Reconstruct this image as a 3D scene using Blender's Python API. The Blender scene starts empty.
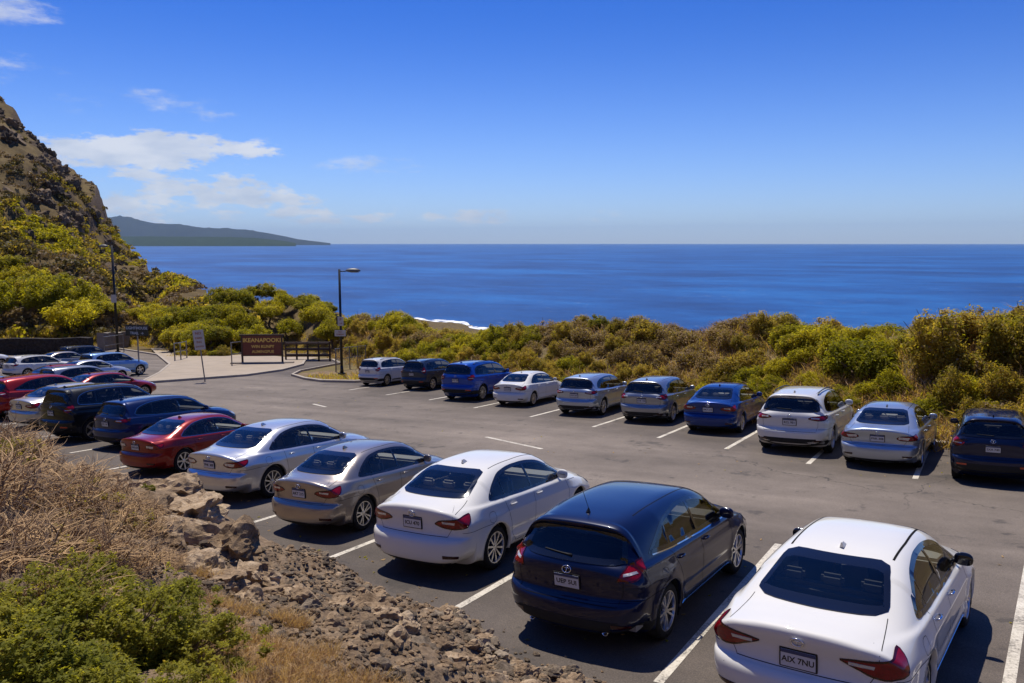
import bpy, bmesh, math, random
import numpy as np
from mathutils import Vector, Matrix
from mathutils.bvhtree import BVHTree
from mathutils.geometry import delaunay_2d_cdt

random.seed(7); rng = np.random.default_rng(7)
SC = bpy.context.scene
COL = SC.collection

# ================================================================ camera
FPX = 807.2
PITCH = math.atan(98.5 / FPX); YAW = math.radians(30.669); EYE = 4.002
FW = np.array([-math.sin(YAW) * math.cos(PITCH), math.cos(YAW) * math.cos(PITCH), -math.sin(PITCH)])
RT = np.array([math.cos(YAW), math.sin(YAW), 0.0]); UP = np.cross(RT, FW)
cam_d = bpy.data.cameras.new('camera'); cam = bpy.data.objects.new('camera', cam_d); COL.objects.link(cam)
cam_d.sensor_width = 36; cam_d.lens = FPX / 1024 * 36; cam_d.clip_start = .1; cam_d.clip_end = 200000
cam.matrix_world = Matrix(((RT[0], UP[0], -FW[0], 0), (RT[1], UP[1], -FW[1], 0), (RT[2], UP[2], -FW[2], EYE), (0, 0, 0, 1)))
SC.camera = cam

# ================================================================ exposure, sun, sky
SC.view_settings.view_transform = 'Standard'; SC.view_settings.look = 'None'
SC.view_settings.exposure = 0.08; SC.view_settings.gamma = 1.0; SC.view_settings.use_curve_mapping = False
SC.cycles.max_bounces = 8; SC.cycles.transparent_max_bounces = 16
SC.cycles.diffuse_bounces = 3; SC.cycles.glossy_bounces = 3; SC.cycles.volume_bounces = 0
SUNV = Vector((-.36, .30, 1.0)).normalized()
sun_d = bpy.data.lights.new('sun', 'SUN'); sun_d.energy = 5.0; sun_d.angle = math.radians(.53); sun_d.color = (1.0, .935, .82)
sun = bpy.data.objects.new('sun', sun_d); COL.objects.link(sun)
sun.rotation_euler = SUNV.to_track_quat('Z', 'Y').to_euler()
W = bpy.data.worlds.new('World'); SC.world = W; W.use_nodes = True

class NT:
    """tiny helper around a node tree"""
    def __init__(s, tree): s.t = tree; s.n = tree.nodes; s.l = tree.links; s.n.clear()
    def node(s, kind, **kw):
        n = s.n.new(kind)
        for k, v in kw.items():
            if k.startswith('_'): setattr(n, k[1:], v)
        return n
    def put(s, sock, v):
        if hasattr(v, 'links') or isinstance(v, bpy.types.NodeSocket): s.l.new(v, sock)
        else:
            if isinstance(v, (tuple, list)) and len(v) == 3 and sock.type == 'RGBA': v = (*v, 1)
            sock.default_value = v
    def math(s, op, a, b=None, c=None, clamp=False):
        n = s.n.new('ShaderNodeMath'); n.operation = op; n.use_clamp = clamp
        s.put(n.inputs[0], a)
        if b is not None: s.put(n.inputs[1], b)
        if c is not None: s.put(n.inputs[2], c)
        return n.outputs[0]
    def vmath(s, op, a, b=None, out=0):
        n = s.n.new('ShaderNodeVectorMath'); n.operation = op; s.put(n.inputs[0], a)
        if b is not None: s.put(n.inputs[1], b)
        return n.outputs[out]
    def noise(s, vec, scale, detail=4, rough=.5, out=0, dist=0):
        n = s.n.new('ShaderNodeTexNoise'); n.inputs['Scale'].default_value = scale
        n.inputs['Detail'].default_value = detail; n.inputs['Roughness'].default_value = rough
        n.inputs['Distortion'].default_value = dist
        if vec is not None: s.l.new(vec, n.inputs['Vector'])
        return n.outputs[out]
    def ramp(s, fac, stops, interp='LINEAR'):
        n = s.n.new('ShaderNodeValToRGB'); cr = n.color_ramp; cr.interpolation = interp
        while len(cr.elements) < len(stops): cr.elements.new(.5)
        for e, (p, c) in zip(cr.elements, stops):
            e.position = p; e.color = (*c, 1) if isinstance(c, tuple) else (c, c, c, 1)
        s.put(n.inputs[0], fac); return n.outputs[0]
    def mix(s, fac, a, b, mode='MIX'):
        n = s.n.new('ShaderNodeMix'); n.data_type = 'RGBA'; n.blend_type = mode
        s.put(n.inputs[0], fac); s.put(n.inputs[6], a); s.put(n.inputs[7], b); return n.outputs[2]
    def sstep(s, a, b, x):
        n = s.n.new('ShaderNodeMapRange'); n.interpolation_type = 'SMOOTHSTEP'
        s.put(n.inputs[0], x); n.inputs[1].default_value = a; n.inputs[2].default_value = b; return n.outputs[0]

w = NT(W.node_tree)
sky = w.node('ShaderNodeTexSky', _sky_type='NISHITA', _sun_disc=False)
sky.sun_elevation = math.asin(SUNV.z); sky.sun_rotation = math.atan2(SUNV.x, SUNV.y)
sky.altitude = 0; sky.air_density = 1.0; sky.dust_density = .25; sky.ozone_density = 3.0
tc = w.node('ShaderNodeTexCoord').outputs['Generated']
sx = w.node('ShaderNodeSeparateXYZ'); w.l.new(tc, sx.inputs[0])
el = sx.outputs[2]
# azimuth measured clockwise from the viewing direction, in radians
az = w.math('SUBTRACT', w.math('ARCTAN2', sx.outputs[0], sx.outputs[1]), -YAW)
cv = w.node('ShaderNodeCombineXYZ')
w.put(cv.inputs[0], w.math('MULTIPLY', az, 1.0)); w.put(cv.inputs[1], w.math('MULTIPLY', el, 2.6)); cv.inputs[2].default_value = 3.7
n1 = w.math('ADD', w.math('MULTIPLY', w.noise(cv.outputs[0], 11, 4, .55), .55), w.math('MULTIPLY', w.noise(cv.outputs[0], 34, 9, .62), .45))
cv2 = w.node('ShaderNodeCombineXYZ')
w.put(cv2.inputs[0], w.math('MULTIPLY', az, 1.0)); w.put(cv2.inputs[1], w.math('MULTIPLY', el, 3.2)); cv2.inputs[2].default_value = 1.3
n2 = w.math('ADD', w.math('MULTIPLY', w.noise(cv2.outputs[0], 13, 4, .5), .6), w.math('MULTIPLY', w.noise(cv2.outputs[0], 45, 8, .65), .4))
def gauss(x, c, wd):
    t = w.math('DIVIDE', w.math('SUBTRACT', x, c), wd)
    return w.math('POWER', 2.718, w.math('MULTIPLY', w.math('MULTIPLY', t, t), -1))
def band(az0, wa, e0, we): return w.math('MULTIPLY', gauss(az, az0, wa), gauss(el, e0, we))
# the bank of trade-wind cumulus on the left above the far coast, a low broken line to the right, small wisps above
bank = w.math('ADD', w.math('MULTIPLY', band(-.41, .125, .103, .020), 1.0), w.math('MULTIPLY', band(-.38, .16, .050, .028), .60))
bank = w.math('ADD', bank, w.math('MULTIPLY', band(-.10, .24, .030, .012), .62))
wisp = w.math('ADD', w.math('MULTIPLY', band(-.54, .06, .232, .020), 1.15), w.math('ADD', w.math('MULTIPLY', band(-.53, .06, .180, .016), .85), w.math('MULTIPLY', band(-.40, .12, .150, .020), .62)))
wisp = w.math('ADD', wisp, w.math('MULTIPLY', band(-.14, .10, .092, .013), .75))
wisp = w.math('ADD', wisp, w.math('MULTIPLY', band(-.33, .12, .33, .02), .45))
c1 = w.sstep(.0, .10, w.math('SUBTRACT', w.math('ADD', n1, w.math('MULTIPLY', bank, .27)), .60))
c2 = w.sstep(.0, .26, w.math('SUBTRACT', w.math('ADD', n2, w.math('MULTIPLY', wisp, .30)), .635))
c1 = w.math('MULTIPLY', c1, w.sstep(.08, .35, bank)); c2 = w.math('MULTIPLY', c2, w.sstep(.10, .40, wisp))
cl = w.math('MAXIMUM', c1, w.math('MULTIPLY', c2, .75))
cl = w.math('MULTIPLY', cl, w.sstep(.0, .02, el))
tint = w.mix(w.sstep(-.03, .31, el), (.86, 1.06, 1.62, 1), (.16, .49, 1.27, 1))
skyc = w.mix(1.0, sky.outputs[0], tint, 'MULTIPLY')
cloudc = w.ramp(w.noise(cv.outputs[0], 21, 5, .5), [(.3, (6.2, 6.9, 8.2)), (.65, (9.0, 9.2, 9.6))])
col = w.mix(w.math('MULTIPLY', cl, .85), skyc, cloudc)
bg = w.node('ShaderNodeBackground'); w.put(bg.inputs[0], col); bg.inputs[1].default_value = .085
wo = w.node('ShaderNodeOutputWorld'); w.l.new(bg.outputs[0], wo.inputs[0])

# ================================================================ the slope of the car park
PA, PB = .0494, -.0597
PN = np.array([-PA, -PB, 1.0]); PN /= np.linalg.norm(PN)
EY = np.array([0, 1, PB]); EY /= np.linalg.norm(EY); EX = np.cross(EY, PN)
def plane(x, y): return PA * x + PB * y
def gnd(u, v):
    """ground point of the car park seen at photo pixel (u, v)"""
    d = FW + (u - 512) / FPX * RT - (v - 341.5) / FPX * UP
    t = -EYE / (d[2] - PA * d[0] - PB * d[1]); p = t * d
    return float(p[0]), float(p[1])

# ================================================================ mesh and naming helpers
def tag(o, label=None, cat=None, group=None, kind=None):
    if label: o['label'] = label
    if cat: o['category'] = cat
    if group: o['group'] = group
    if kind: o['kind'] = kind
    return o
def mesh_obj(name, V, Fc, mats=(), parent=None, smooth=False, mi=None):
    me = bpy.data.meshes.new(name)
    V = np.asarray(V, np.float32)
    if isinstance(Fc, np.ndarray):
        k = Fc.shape[1]
        me.vertices.add(len(V)); me.vertices.foreach_set('co', V.ravel())
        me.loops.add(Fc.size); me.loops.foreach_set('vertex_index', Fc.astype(np.int32).ravel())
        me.polygons.add(len(Fc)); me.polygons.foreach_set('loop_start', np.arange(0, Fc.size, k, dtype=np.int32))
        me.polygons.foreach_set('loop_total', np.full(len(Fc), k, np.int32))
    else: me.from_pydata(V.tolist(), [], Fc)
    for m in mats: me.materials.append(m)
    if mi is not None: me.polygons.foreach_set('material_index', np.asarray(mi, np.int32))
    me.polygons.foreach_set('use_smooth', np.full(len(me.polygons), bool(smooth)))
    me.update(calc_edges=True); me.validate(clean_customdata=False)
    o = bpy.data.objects.new(name, me); COL.objects.link(o)
    if parent: o.parent = parent
    return o
def empty(name, loc=(0, 0, 0), rz=0):
    o = bpy.data.objects.new(name, None); COL.objects.link(o); o.location = loc; o.rotation_euler = (0, 0, rz)
    o.empty_display_size = .3; return o
class MB:
    """collects boxes, tubes and lathes into one mesh"""
    def __init__(s): s.v = []; s.f = []; s.m = []
    def add(s, V, Fc, m=0):
        b = len(s.v); s.v += [tuple(map(float, p)) for p in V]; s.f += [tuple(int(b + i) for i in f) for f in Fc]; s.m += [m] * len(Fc)
    def box(s, c, d, m=0, rz=0, bev=0, rx=0):
        c = np.array(c); h = np.array(d) / 2
        bm = bmesh.new(); bmesh.ops.create_cube(bm, size=1)
        for q in bm.verts: q.co = Vector((q.co.x * d[0], q.co.y * d[1], q.co.z * d[2]))
        if bev: bmesh.ops.bevel(bm, geom=bm.edges[:], offset=bev, segments=2, affect='EDGES')
        M = Matrix.Translation(Vector(c)) @ Matrix.Rotation(rz, 4, 'Z') @ Matrix.Rotation(rx, 4, 'X')
        bm.transform(M); bm.verts.ensure_lookup_table()
        s.add([q.co for q in bm.verts], [[q.index for q in f.verts] for f in bm.faces], m); bm.free()
    def tube(s, P, r, n=8, m=0, cap=True):
        P = [Vector(p) for p in P]; r = r if hasattr(r, '__len__') else [r] * len(P)
        V = []; Fc = []; up = Vector((0, 0, 1))
        for i, p in enumerate(P):
            t = (P[min(i + 1, len(P) - 1)] - P[max(i - 1, 0)]).normalized()
            a = t.cross(up if abs(t.z) < .95 else Vector((1, 0, 0))).normalized(); b = t.cross(a)
            V += [p + (a * math.cos(k * 2 * math.pi / n) + b * math.sin(k * 2 * math.pi / n)) * r[i] for k in range(n)]
        for i in range(len(P) - 1):
            for k in range(n): Fc.append((i * n + k, i * n + (k + 1) % n, (i + 1) * n + (k + 1) % n, (i + 1) * n + k))
        if cap: Fc.append(tuple(range(n))[::-1]); Fc.append(tuple((len(P) - 1) * n + k for k in range(n)))
        s.add(V, Fc, m)
    def lathe(s, prof, n, axis='x', c=(0, 0, 0), m=0):
        """prof: (along, radius)"""
        V = []; Fc = []
        for a, r in prof:
            for k in range(n):
                t = 2 * math.pi * k / n; y, z = r * math.cos(t), r * math.sin(t)
                V.append((c[0] + a, c[1] + y, c[2] + z) if axis == 'x' else ((c[0] + y, c[1] + z, c[2] + a) if axis == 'z' else (c[0] + z, c[1] + a, c[2] + y)))
        for i in range(len(prof) - 1):
            for k in range(n): Fc.append((i * n + k, (i + 1) * n + k, (i + 1) * n + (k + 1) % n, i * n + (k + 1) % n))
        s.add(V, Fc, m)
    def build(s, name, mats, parent=None, smooth=False):
        if not isinstance(mats, (list, tuple)): mats = [mats]
        return mesh_obj(name, s.v, s.f, mats, parent, smooth, s.m)

# ================================================================ materials
def new_mat(name):
    m = bpy.data.materials.new(name); m.use_nodes = True; t = NT(m.node_tree)
    o = t.node('ShaderNodeOutputMaterial'); return m, t, o
def pbr(name, col, rough=.5, metal=0, spec=.5, coat=0, bump=None, var=None, trans=0):
    """plain principled surface; var=(scale, amount) breaks its colour up, bump=(scale, strength, distance)"""
    m, t, o = new_mat(name); p = t.node('ShaderNodeBsdfPrincipled')
    pos = t.node('ShaderNodeTexCoord').outputs['Object']
    c = col if not isinstance(col, tuple) or len(col) != 3 else (*col, 1)
    if var:
        f = t.noise(pos, var[0], 6, .6)
        k = t.math('ADD', t.math('MULTIPLY', f, 2 * var[1]), 1 - var[1])
        mm = t.vmath('SCALE', col); mm.node.inputs['Scale'].default_value = 1; t.l.new(k, mm.node.inputs['Scale']); mm.node.inputs[0].default_value = col
        t.put(p.inputs['Base Color'], mm)
    else: p.inputs['Base Color'].default_value = c
    p.inputs['Roughness'].default_value = rough; p.inputs['Metallic'].default_value = metal
    p.inputs['Specular IOR Level'].default_value = spec; p.inputs['Coat Weight'].default_value = coat
    p.inputs['Coat Roughness'].default_value = .04
    if bump:
        b = t.node('ShaderNodeBump'); b.inputs['Strength'].default_value = bump[1]; b.inputs['Distance'].default_value = bump[2]
        t.l.new(t.noise(pos, bump[0], 6, .6), b.inputs['Height']); t.l.new(b.outputs[0], p.inputs['Normal'])
    t.l.new(p.outputs[0], o.inputs[0]); return m
def paint(name, col, metal=.0, flake=.0, dusty=.04):
    """car paint: base, clear coat, a thin film of road dust"""
    m, t, o = new_mat(name); p = t.node('ShaderNodeBsdfPrincipled')
    pos = t.node('ShaderNodeTexCoord').outputs['Object']
    f = t.noise(pos, 2.2, 6, .65)
    c = t.mix(t.math('MULTIPLY', f, dusty * 2), (*col, 1), (.32, .28, .23, 1))
    t.put(p.inputs['Base Color'], c)
    p.inputs['Metallic'].default_value = metal; p.inputs['Roughness'].default_value = .30 if metal else .5
    p.inputs['Coat Weight'].default_value = 1.0
    t.put(p.inputs['Coat Roughness'], t.math('ADD', t.math('MULTIPLY', f, .06), .0)); p.inputs['Specular IOR Level'].default_value = .15; p.inputs['Coat IOR'].default_value = 1.40
    t.l.new(p.outputs[0], o.inputs[0]); return m
def leaf_mat(name, c1, c2, trans=.55):
    m, t, o = new_mat(name)
    pos = t.node('ShaderNodeNewGeometry').outputs['Position']
    f = t.noise(pos, 1.3, 3, .6); oi = t.node('ShaderNodeObjectInfo').outputs['Random']
    k = t.math('ADD', t.math('MULTIPLY', t.math('SUBTRACT', f, .5), 1.6), oi, clamp=True)
    c = t.mix(k, (*c1, 1), (*c2, 1))
    d = t.node('ShaderNodeBsdfPrincipled'); t.put(d.inputs['Base Color'], c); d.inputs['Roughness'].default_value = .55
    d.inputs['Specular IOR Level'].default_value = .12
    tr = t.node('ShaderNodeBsdfTranslucent'); t.put(tr.inputs[0], t.mix(.5, c, t.mix(1, c, (2.4, 2.2, .6, 1), 'MULTIPLY')))
    mx = t.node('ShaderNodeMixShader'); mx.inputs[0].default_value = trans
    t.l.new(d.outputs[0], mx.inputs[1]); t.l.new(tr.outputs[0], mx.inputs[2]); t.l.new(mx.outputs[0], o.inputs[0]); return m
def glass_mat(name, tint, refl_tint=(1, 1, 1)):
    m, t, o = new_mat(name)
    tr = t.node('ShaderNodeBsdfTransparent'); tr.inputs[0].default_value = (*tint, 1)
    gl = t.node('ShaderNodeBsdfGlossy'); gl.inputs['Roughness'].default_value = .03; gl.inputs[0].default_value = (*refl_tint, 1)
    fr = t.node('ShaderNodeFresnel'); fr.inputs[0].default_value = 1.55
    mx = t.node('ShaderNodeMixShader'); t.l.new(fr.outputs[0], mx.inputs[0])
    t.l.new(tr.outputs[0], mx.inputs[1]); t.l.new(gl.outputs[0], mx.inputs[2]); t.l.new(mx.outputs[0], o.inputs[0]); return m
# ---------------------------------------------------------------- car body maths
def smooth(a, b, x):
    t = np.clip((x - a) / (b - a), 0, 1)
    return t * t * (3 - 2 * t)

def catmull(pts, n):
    """dense smooth curve through control points (centripetal), uniform arc length"""
    P = np.array(pts, float)
    P = np.vstack([2 * P[0] - P[1], P, 2 * P[-1] - P[-2]])
    out = []
    for i in range(1, len(P) - 2):
        p0, p1, p2, p3 = P[i - 1], P[i], P[i + 1], P[i + 2]
        t0 = 0.0
        t1 = t0 + max(np.linalg.norm(p1 - p0), 1e-6) ** .5
        t2 = t1 + max(np.linalg.norm(p2 - p1), 1e-6) ** .5
        t3 = t2 + max(np.linalg.norm(p3 - p2), 1e-6) ** .5
        t = np.linspace(t1, t2, 24, endpoint=False)[:, None]
        A1 = (t1 - t) / (t1 - t0) * p0 + (t - t0) / (t1 - t0) * p1
        A2 = (t2 - t) / (t2 - t1) * p1 + (t - t1) / (t2 - t1) * p2
        A3 = (t3 - t) / (t3 - t2) * p2 + (t - t2) / (t3 - t2) * p3
        B1 = (t2 - t) / (t2 - t0) * A1 + (t - t0) / (t2 - t0) * A2
        B2 = (t3 - t) / (t3 - t1) * A2 + (t - t1) / (t3 - t1) * A3
        out.append((t2 - t) / (t2 - t1) * B1 + (t - t1) / (t2 - t1) * B2)
    out.append(P[-2][None])
    C = np.vstack(out)
    d = np.r_[0, np.cumsum(np.linalg.norm(np.diff(C, axis=0), axis=1))]
    s = np.linspace(0, d[-1], n)
    return np.c_[np.interp(s, d, C[:, 0]), np.interp(s, d, C[:, 1])]

TYPES = {}
TYPES['sedan'] = dict(L=4.60, W=0.885, wr=.325, wx=(0.98, 3.68), belt=[(0, .98), (.9, .965), (2.2, .925), (3.3, .90), (3.9, .80), (4.6, .60)],
    top=[(.16, .20), (.04, .27), (.0, .42), (.01, .56), (.05, .615), (.105, .65), (.115, .80), (.085, .97), (.105, 1.025), (.18, 1.045),
         (.36, 1.065), (.54, 1.095), (.80, 1.215), (1.12, 1.345), (1.46, 1.42), (1.95, 1.45), (2.4, 1.44), (2.72, 1.385), (3.1, 1.19), (3.42, 1.02), (3.55, .985),
         (4.0, .91), (4.34, .80), (4.50, .68), (4.58, .54), (4.60, .42), (4.57, .28), (4.44, .20)],
    tum=.43, rearglass=[(-.60, 1.085), (.60, 1.085), (.485, 1.375), (-.485, 1.375)],
    dlo=[(.90, 1.035), (1.08, 1.19), (1.38, 1.325), (1.75, 1.372), (2.25, 1.368), (2.62, 1.315), (2.95, 1.17), (3.25, .985), (3.22, .945), (2.2, .955), (1.3, .985), (.95, 1.005)],
    splits=[(1.33, 0.07, .02), (2.14, -.10, .05)], doors=[(1.30, 2.12), (2.12, 3.28)], windshield=[(-.70, .995), (.70, .995), (.52, 1.375), (-.52, 1.375)])
TYPES['saloon'] = dict(L=4.80, W=0.905, wr=.335, wx=(1.03, 3.84), belt=[(0, .96), (.9, .945), (2.2, .91), (3.4, .89), (4.1, .78), (4.8, .60)],
    top=[(.16, .20), (.04, .27), (.0, .42), (.01, .56), (.05, .61), (.10, .64), (.115, .78), (.07, .965), (.09, 1.015), (.17, 1.03),
         (.40, 1.045), (.64, 1.07), (.93, 1.18), (1.27, 1.32), (1.62, 1.40), (2.1, 1.435), (2.5, 1.43), (2.85, 1.38), (3.2, 1.20), (3.55, 1.01), (3.7, .97),
         (4.2, .89), (4.55, .78), (4.70, .67), (4.78, .54), (4.80, .42), (4.77, .28), (4.62, .20)],
    tum=.44, rearglass=[(-.62, 1.062), (.62, 1.062), (.49, 1.36), (-.49, 1.36)],
    dlo=[(1.0, 1.02), (1.2, 1.16), (1.5, 1.29), (1.9, 1.352), (2.35, 1.355), (2.72, 1.305), (3.05, 1.165), (3.38, .97), (3.35, .93), (2.3, .94), (1.4, .965), (1.05, .985)],
    splits=[(1.45, 0.07, .02), (2.26, -.10, .05)], doors=[(1.42, 2.24), (2.24, 3.40)], windshield=[(-.71, .98), (.71, .98), (.53, 1.36), (-.53, 1.36)])
TYPES['hatch'] = dict(L=4.42, W=0.89, wr=.335, wx=(0.92, 3.55), belt=[(0, 1.0), (.9, .98), (2.1, .945), (3.2, .915), (3.8, .82), (4.42, .62)],
    top=[(.16, .22), (.04, .28), (.0, .42), (.0, .56), (.04, .615), (.09, .645), (.10, .76), (.085, .90), (.115, 1.0), (.20, 1.08), (.33, 1.22), (.40, 1.335), (.335, 1.395), (.40, 1.43),
         (.75, 1.475), (1.3, 1.505), (1.9, 1.51), (2.35, 1.475), (2.62, 1.405), (2.98, 1.20), (3.26, 1.035), (3.4, .99),
         (3.85, .92), (4.17, .80), (4.32, .68), (4.40, .55), (4.42, .42), (4.39, .28), (4.26, .20)],
    tum=.36, rearglass=[(-.665, 1.015), (.665, 1.015), (.57, 1.335), (-.57, 1.335)],
    dlo=[(.56, 1.085), (.80, 1.19), (1.12, 1.345), (1.7, 1.425), (2.15, 1.415), (2.5, 1.35), (2.82, 1.19), (3.1, 1.01), (3.08, .965), (2.1, .985), (1.2, 1.03), (.72, 1.07)],
    splits=[(1.12, 0.10, .03), (2.02, -.10, .06)], doors=[(1.15, 2.02), (2.02, 3.15)], windshield=[(-.71, 1.02), (.71, 1.02), (.55, 1.42), (-.55, 1.42)])
TYPES['wagon'] = dict(L=4.58, W=0.895, wr=.34, wx=(0.93, 3.66), belt=[(0, 1.0), (.9, .975), (2.2, .94), (3.3, .91), (3.9, .82), (4.58, .62)],
    top=[(.16, .24), (.04, .30), (.0, .44), (.0, .58), (.04, .63), (.085, .655), (.095, .78), (.08, .93), (.12, 1.04), (.20, 1.12), (.33, 1.29), (.40, 1.385), (.34, 1.435), (.41, 1.468),
         (.8, 1.50), (1.4, 1.525), (2.0, 1.52), (2.45, 1.48), (2.72, 1.41), (3.08, 1.20), (3.38, 1.035), (3.52, .995),
         (4.0, .92), (4.33, .80), (4.48, .68), (4.56, .55), (4.58, .42), (4.55, .28), (4.42, .22)],
    tum=.38, rearglass=[(-.69, 1.06), (.69, 1.06), (.595, 1.372), (-.595, 1.372)],
    dlo=[(.56, 1.12), (.72, 1.29), (1.1, 1.40), (1.7, 1.44), (2.2, 1.43), (2.6, 1.36), (2.92, 1.19), (3.22, 1.01), (3.2, .965), (2.1, .98), (1.2, 1.01), (.62, 1.06)],
    splits=[(1.16, 0.06, .03), (2.1, -.10, .06)], doors=[(1.2, 2.1), (2.1, 3.25)], windshield=[(-.71, 1.02), (.71, 1.02), (.56, 1.43), (-.56, 1.43)])
TYPES['suv'] = dict(L=4.62, W=0.92, wr=.36, wx=(0.93, 3.66), belt=[(0, 1.10), (.9, 1.09), (2.2, 1.06), (3.3, 1.03), (3.9, .95), (4.62, .75)],
    top=[(.18, .30), (.05, .36), (.0, .50), (.0, .64), (.04, .69), (.08, .72), (.09, .86), (.075, 1.03), (.11, 1.14), (.17, 1.24), (.27, 1.46), (.33, 1.56), (.26, 1.61), (.33, 1.645),
         (.8, 1.675), (1.4, 1.69), (2.1, 1.68), (2.5, 1.64), (2.78, 1.56), (3.12, 1.33), (3.42, 1.15), (3.56, 1.11),
         (4.05, 1.05), (4.38, .95), (4.52, .82), (4.60, .66), (4.62, .50), (4.59, .34), (4.46, .27)],
    tum=.32, rearglass=[(-.70, 1.19), (.70, 1.19), (.62, 1.54), (-.62, 1.54)],
    dlo=[(.50, 1.22), (.58, 1.42), (.85, 1.54), (1.5, 1.595), (2.2, 1.59), (2.62, 1.52), (2.95, 1.34), (3.25, 1.14), (3.24, 1.09), (2.1, 1.11), (1.2, 1.135), (.56, 1.17)],
    splits=[(1.12, 0.02, .05), (2.08, -.06, .06)], doors=[(1.2, 2.08), (2.08, 3.28)], windshield=[(-.73, 1.14), (.73, 1.14), (.60, 1.59), (-.60, 1.59)])

def ysurf(T, u, z):
    W, L = T['W'], T['L']
    bu, bz = zip(*T['belt'])
    zb = np.interp(u, bu, bz)
    w = np.interp(z, [.0, .18, .26, .36, .52, .66, .80, .95, 1.2], [.935, .945, .965, .985, .997, 1.0, .988, .966, .955])
    zz = np.minimum(z, zb)
    w = np.interp(zz / zb, [0, .18, .28, .40, .56, .72, .86, 1.0], [.93, .945, .968, .986, .997, 1.0, .988, .960])
    y = W * w
    # character crease low on the doors and shoulder line
    y = y - .014 * np.exp(-((zz / zb - .50) / .055) ** 2) * smooth(.9, 1.5, u) * (1 - smooth(L - 1.4, L - .9, u))
    y = y + .013 * np.exp(-(np.abs(zz / zb - .815) / .05) ** 1.3)
    # plan taper
    y = y * (1 - .075 * (np.clip((1.15 - u) / 1.15, 0, 1)) ** 1.8 - .11 * np.clip((u - (L - 1.25)) / 1.25, 0, 1) ** 2.0)
    # flares
    for wx in T['wx']:
        r = np.hypot(u - wx, z - T['wr'])
        y = y + .020 * np.exp(-((r - T['wr'] - .04) / .10) ** 2) * (z < zb + .1)
    d = np.clip(z - zb, 0, None)
    cab = T['tum'] * d + .030 * smooth(0, .035, d)
    cab = cab + d * .22 * np.clip((1.1 - u) / 1.1, 0, 1) + d * .10 * np.clip((u - L * .55) / 1.5, 0, 1)
    return np.maximum(y - cab, .05)

def body_grid(T, nt=52, ds=.030):
    """returns list of (s-rows) grid [rows][cols] -> (x,u,z) for right half, and quads are implied"""
    L = T['L']
    top = catmull(T['top'], 420)
    zc, ur, uf = .62 if T['top'][15][1] < 1.5 else .70, .45, L - .50
    # rear fan: silhouette points with u<ur before the apex; front fan likewise
    i_r = np.argmax(top[:, 0] > ur)
    i_f = len(top) - 1 - np.argmax(top[::-1, 0] < uf)
    def resamp(C, n):
        d = np.r_[0, np.cumsum(np.linalg.norm(np.diff(C, axis=0), axis=1))]
        s = np.linspace(0, d[-1], n)
        return np.c_[np.interp(s, d, C[:, 0]), np.interp(s, d, C[:, 1])]
    bz0, bz1 = top[0, 1], top[-1, 1]
    rear = np.vstack([[[ur, .185], [ur - .12, .187]], top[:i_r + 1]])
    front = np.vstack([top[i_f:], [[uf + .2, .187], [uf, .185]]])
    rear = resamp(rear, 76); front = resamp(front, 52)
    us = np.linspace(top[i_r, 0], top[i_f, 0], int((uf - ur) / ds))
    topm = np.c_[us, np.interp(us, top[i_r:i_f + 1, 0], top[i_r:i_f + 1, 1])]
    botm = np.c_[us[::-1], np.full(len(us), .185)]
    rows = []
    def add(C, kind):
        for p in C: rows.append((p[0], p[1], kind))
    add(rear, 'r'); add(topm[1:], 't'); add(front[1:], 'f'); add(botm[1:], 'b')
    G = []
    for (pu, pz, k) in rows:
        mu = min(max(pu, top[i_r, 0]), top[i_f, 0]) if k in 'tb' else (top[i_r, 0] if k == 'r' else top[i_f, 0])
        m = np.array([mu, zc]); p = np.array([pu, pz])
        R = np.linalg.norm(p - m)
        if k == 'b': n, crown = 9., .0
        else:
            n_end = 3.9 if pu < L / 2 else 2.8
            e = smooth(.15, .75, pu) * (1 - smooth(L - 1.1, L - .3, pu))
            up = smooth(.9, 1.2, pz)
            n = n_end + (4.6 - n_end + 2.2 * up) * e
            if pu < .45 and pz > 1.15: n = 8.0
            crown = (.05 * (1 - e) + .035 * e) / max(R, .3)
            if pz > 1.3: crown = .026 / max(R, .3); n += 1.5
        b = np.linspace(0, 1, 200)
        a1 = (1 - b ** n) ** (1 / n)
        a = np.linspace(1, 0, 200)
        b2 = (1 - a ** n) ** (1 / n)
        k1 = .5 ** (1 / n)
        bb = np.r_[b[b < k1], b2[a <= k1]]; aa = np.r_[a1[b < k1], a[a <= k1]]
        aa = aa * (1 - crown * bb ** 2)
        q = m[None] + (p - m)[None] * aa[:, None]
        x = ysurf(T, q[:, 0], q[:, 1]) * bb
        d = np.r_[0, np.cumsum(np.sqrt(np.diff(x) ** 2 + np.diff(q[:, 0]) ** 2 + np.diff(q[:, 1]) ** 2))]
        s = np.linspace(0, d[-1], nt)
        G.append(np.c_[np.interp(s, d, x), np.interp(s, d, q[:, 0]), np.interp(s, d, q[:, 1])])
    return np.array(G)          # rows x nt x (x,u,z); closed in rows direction
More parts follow.
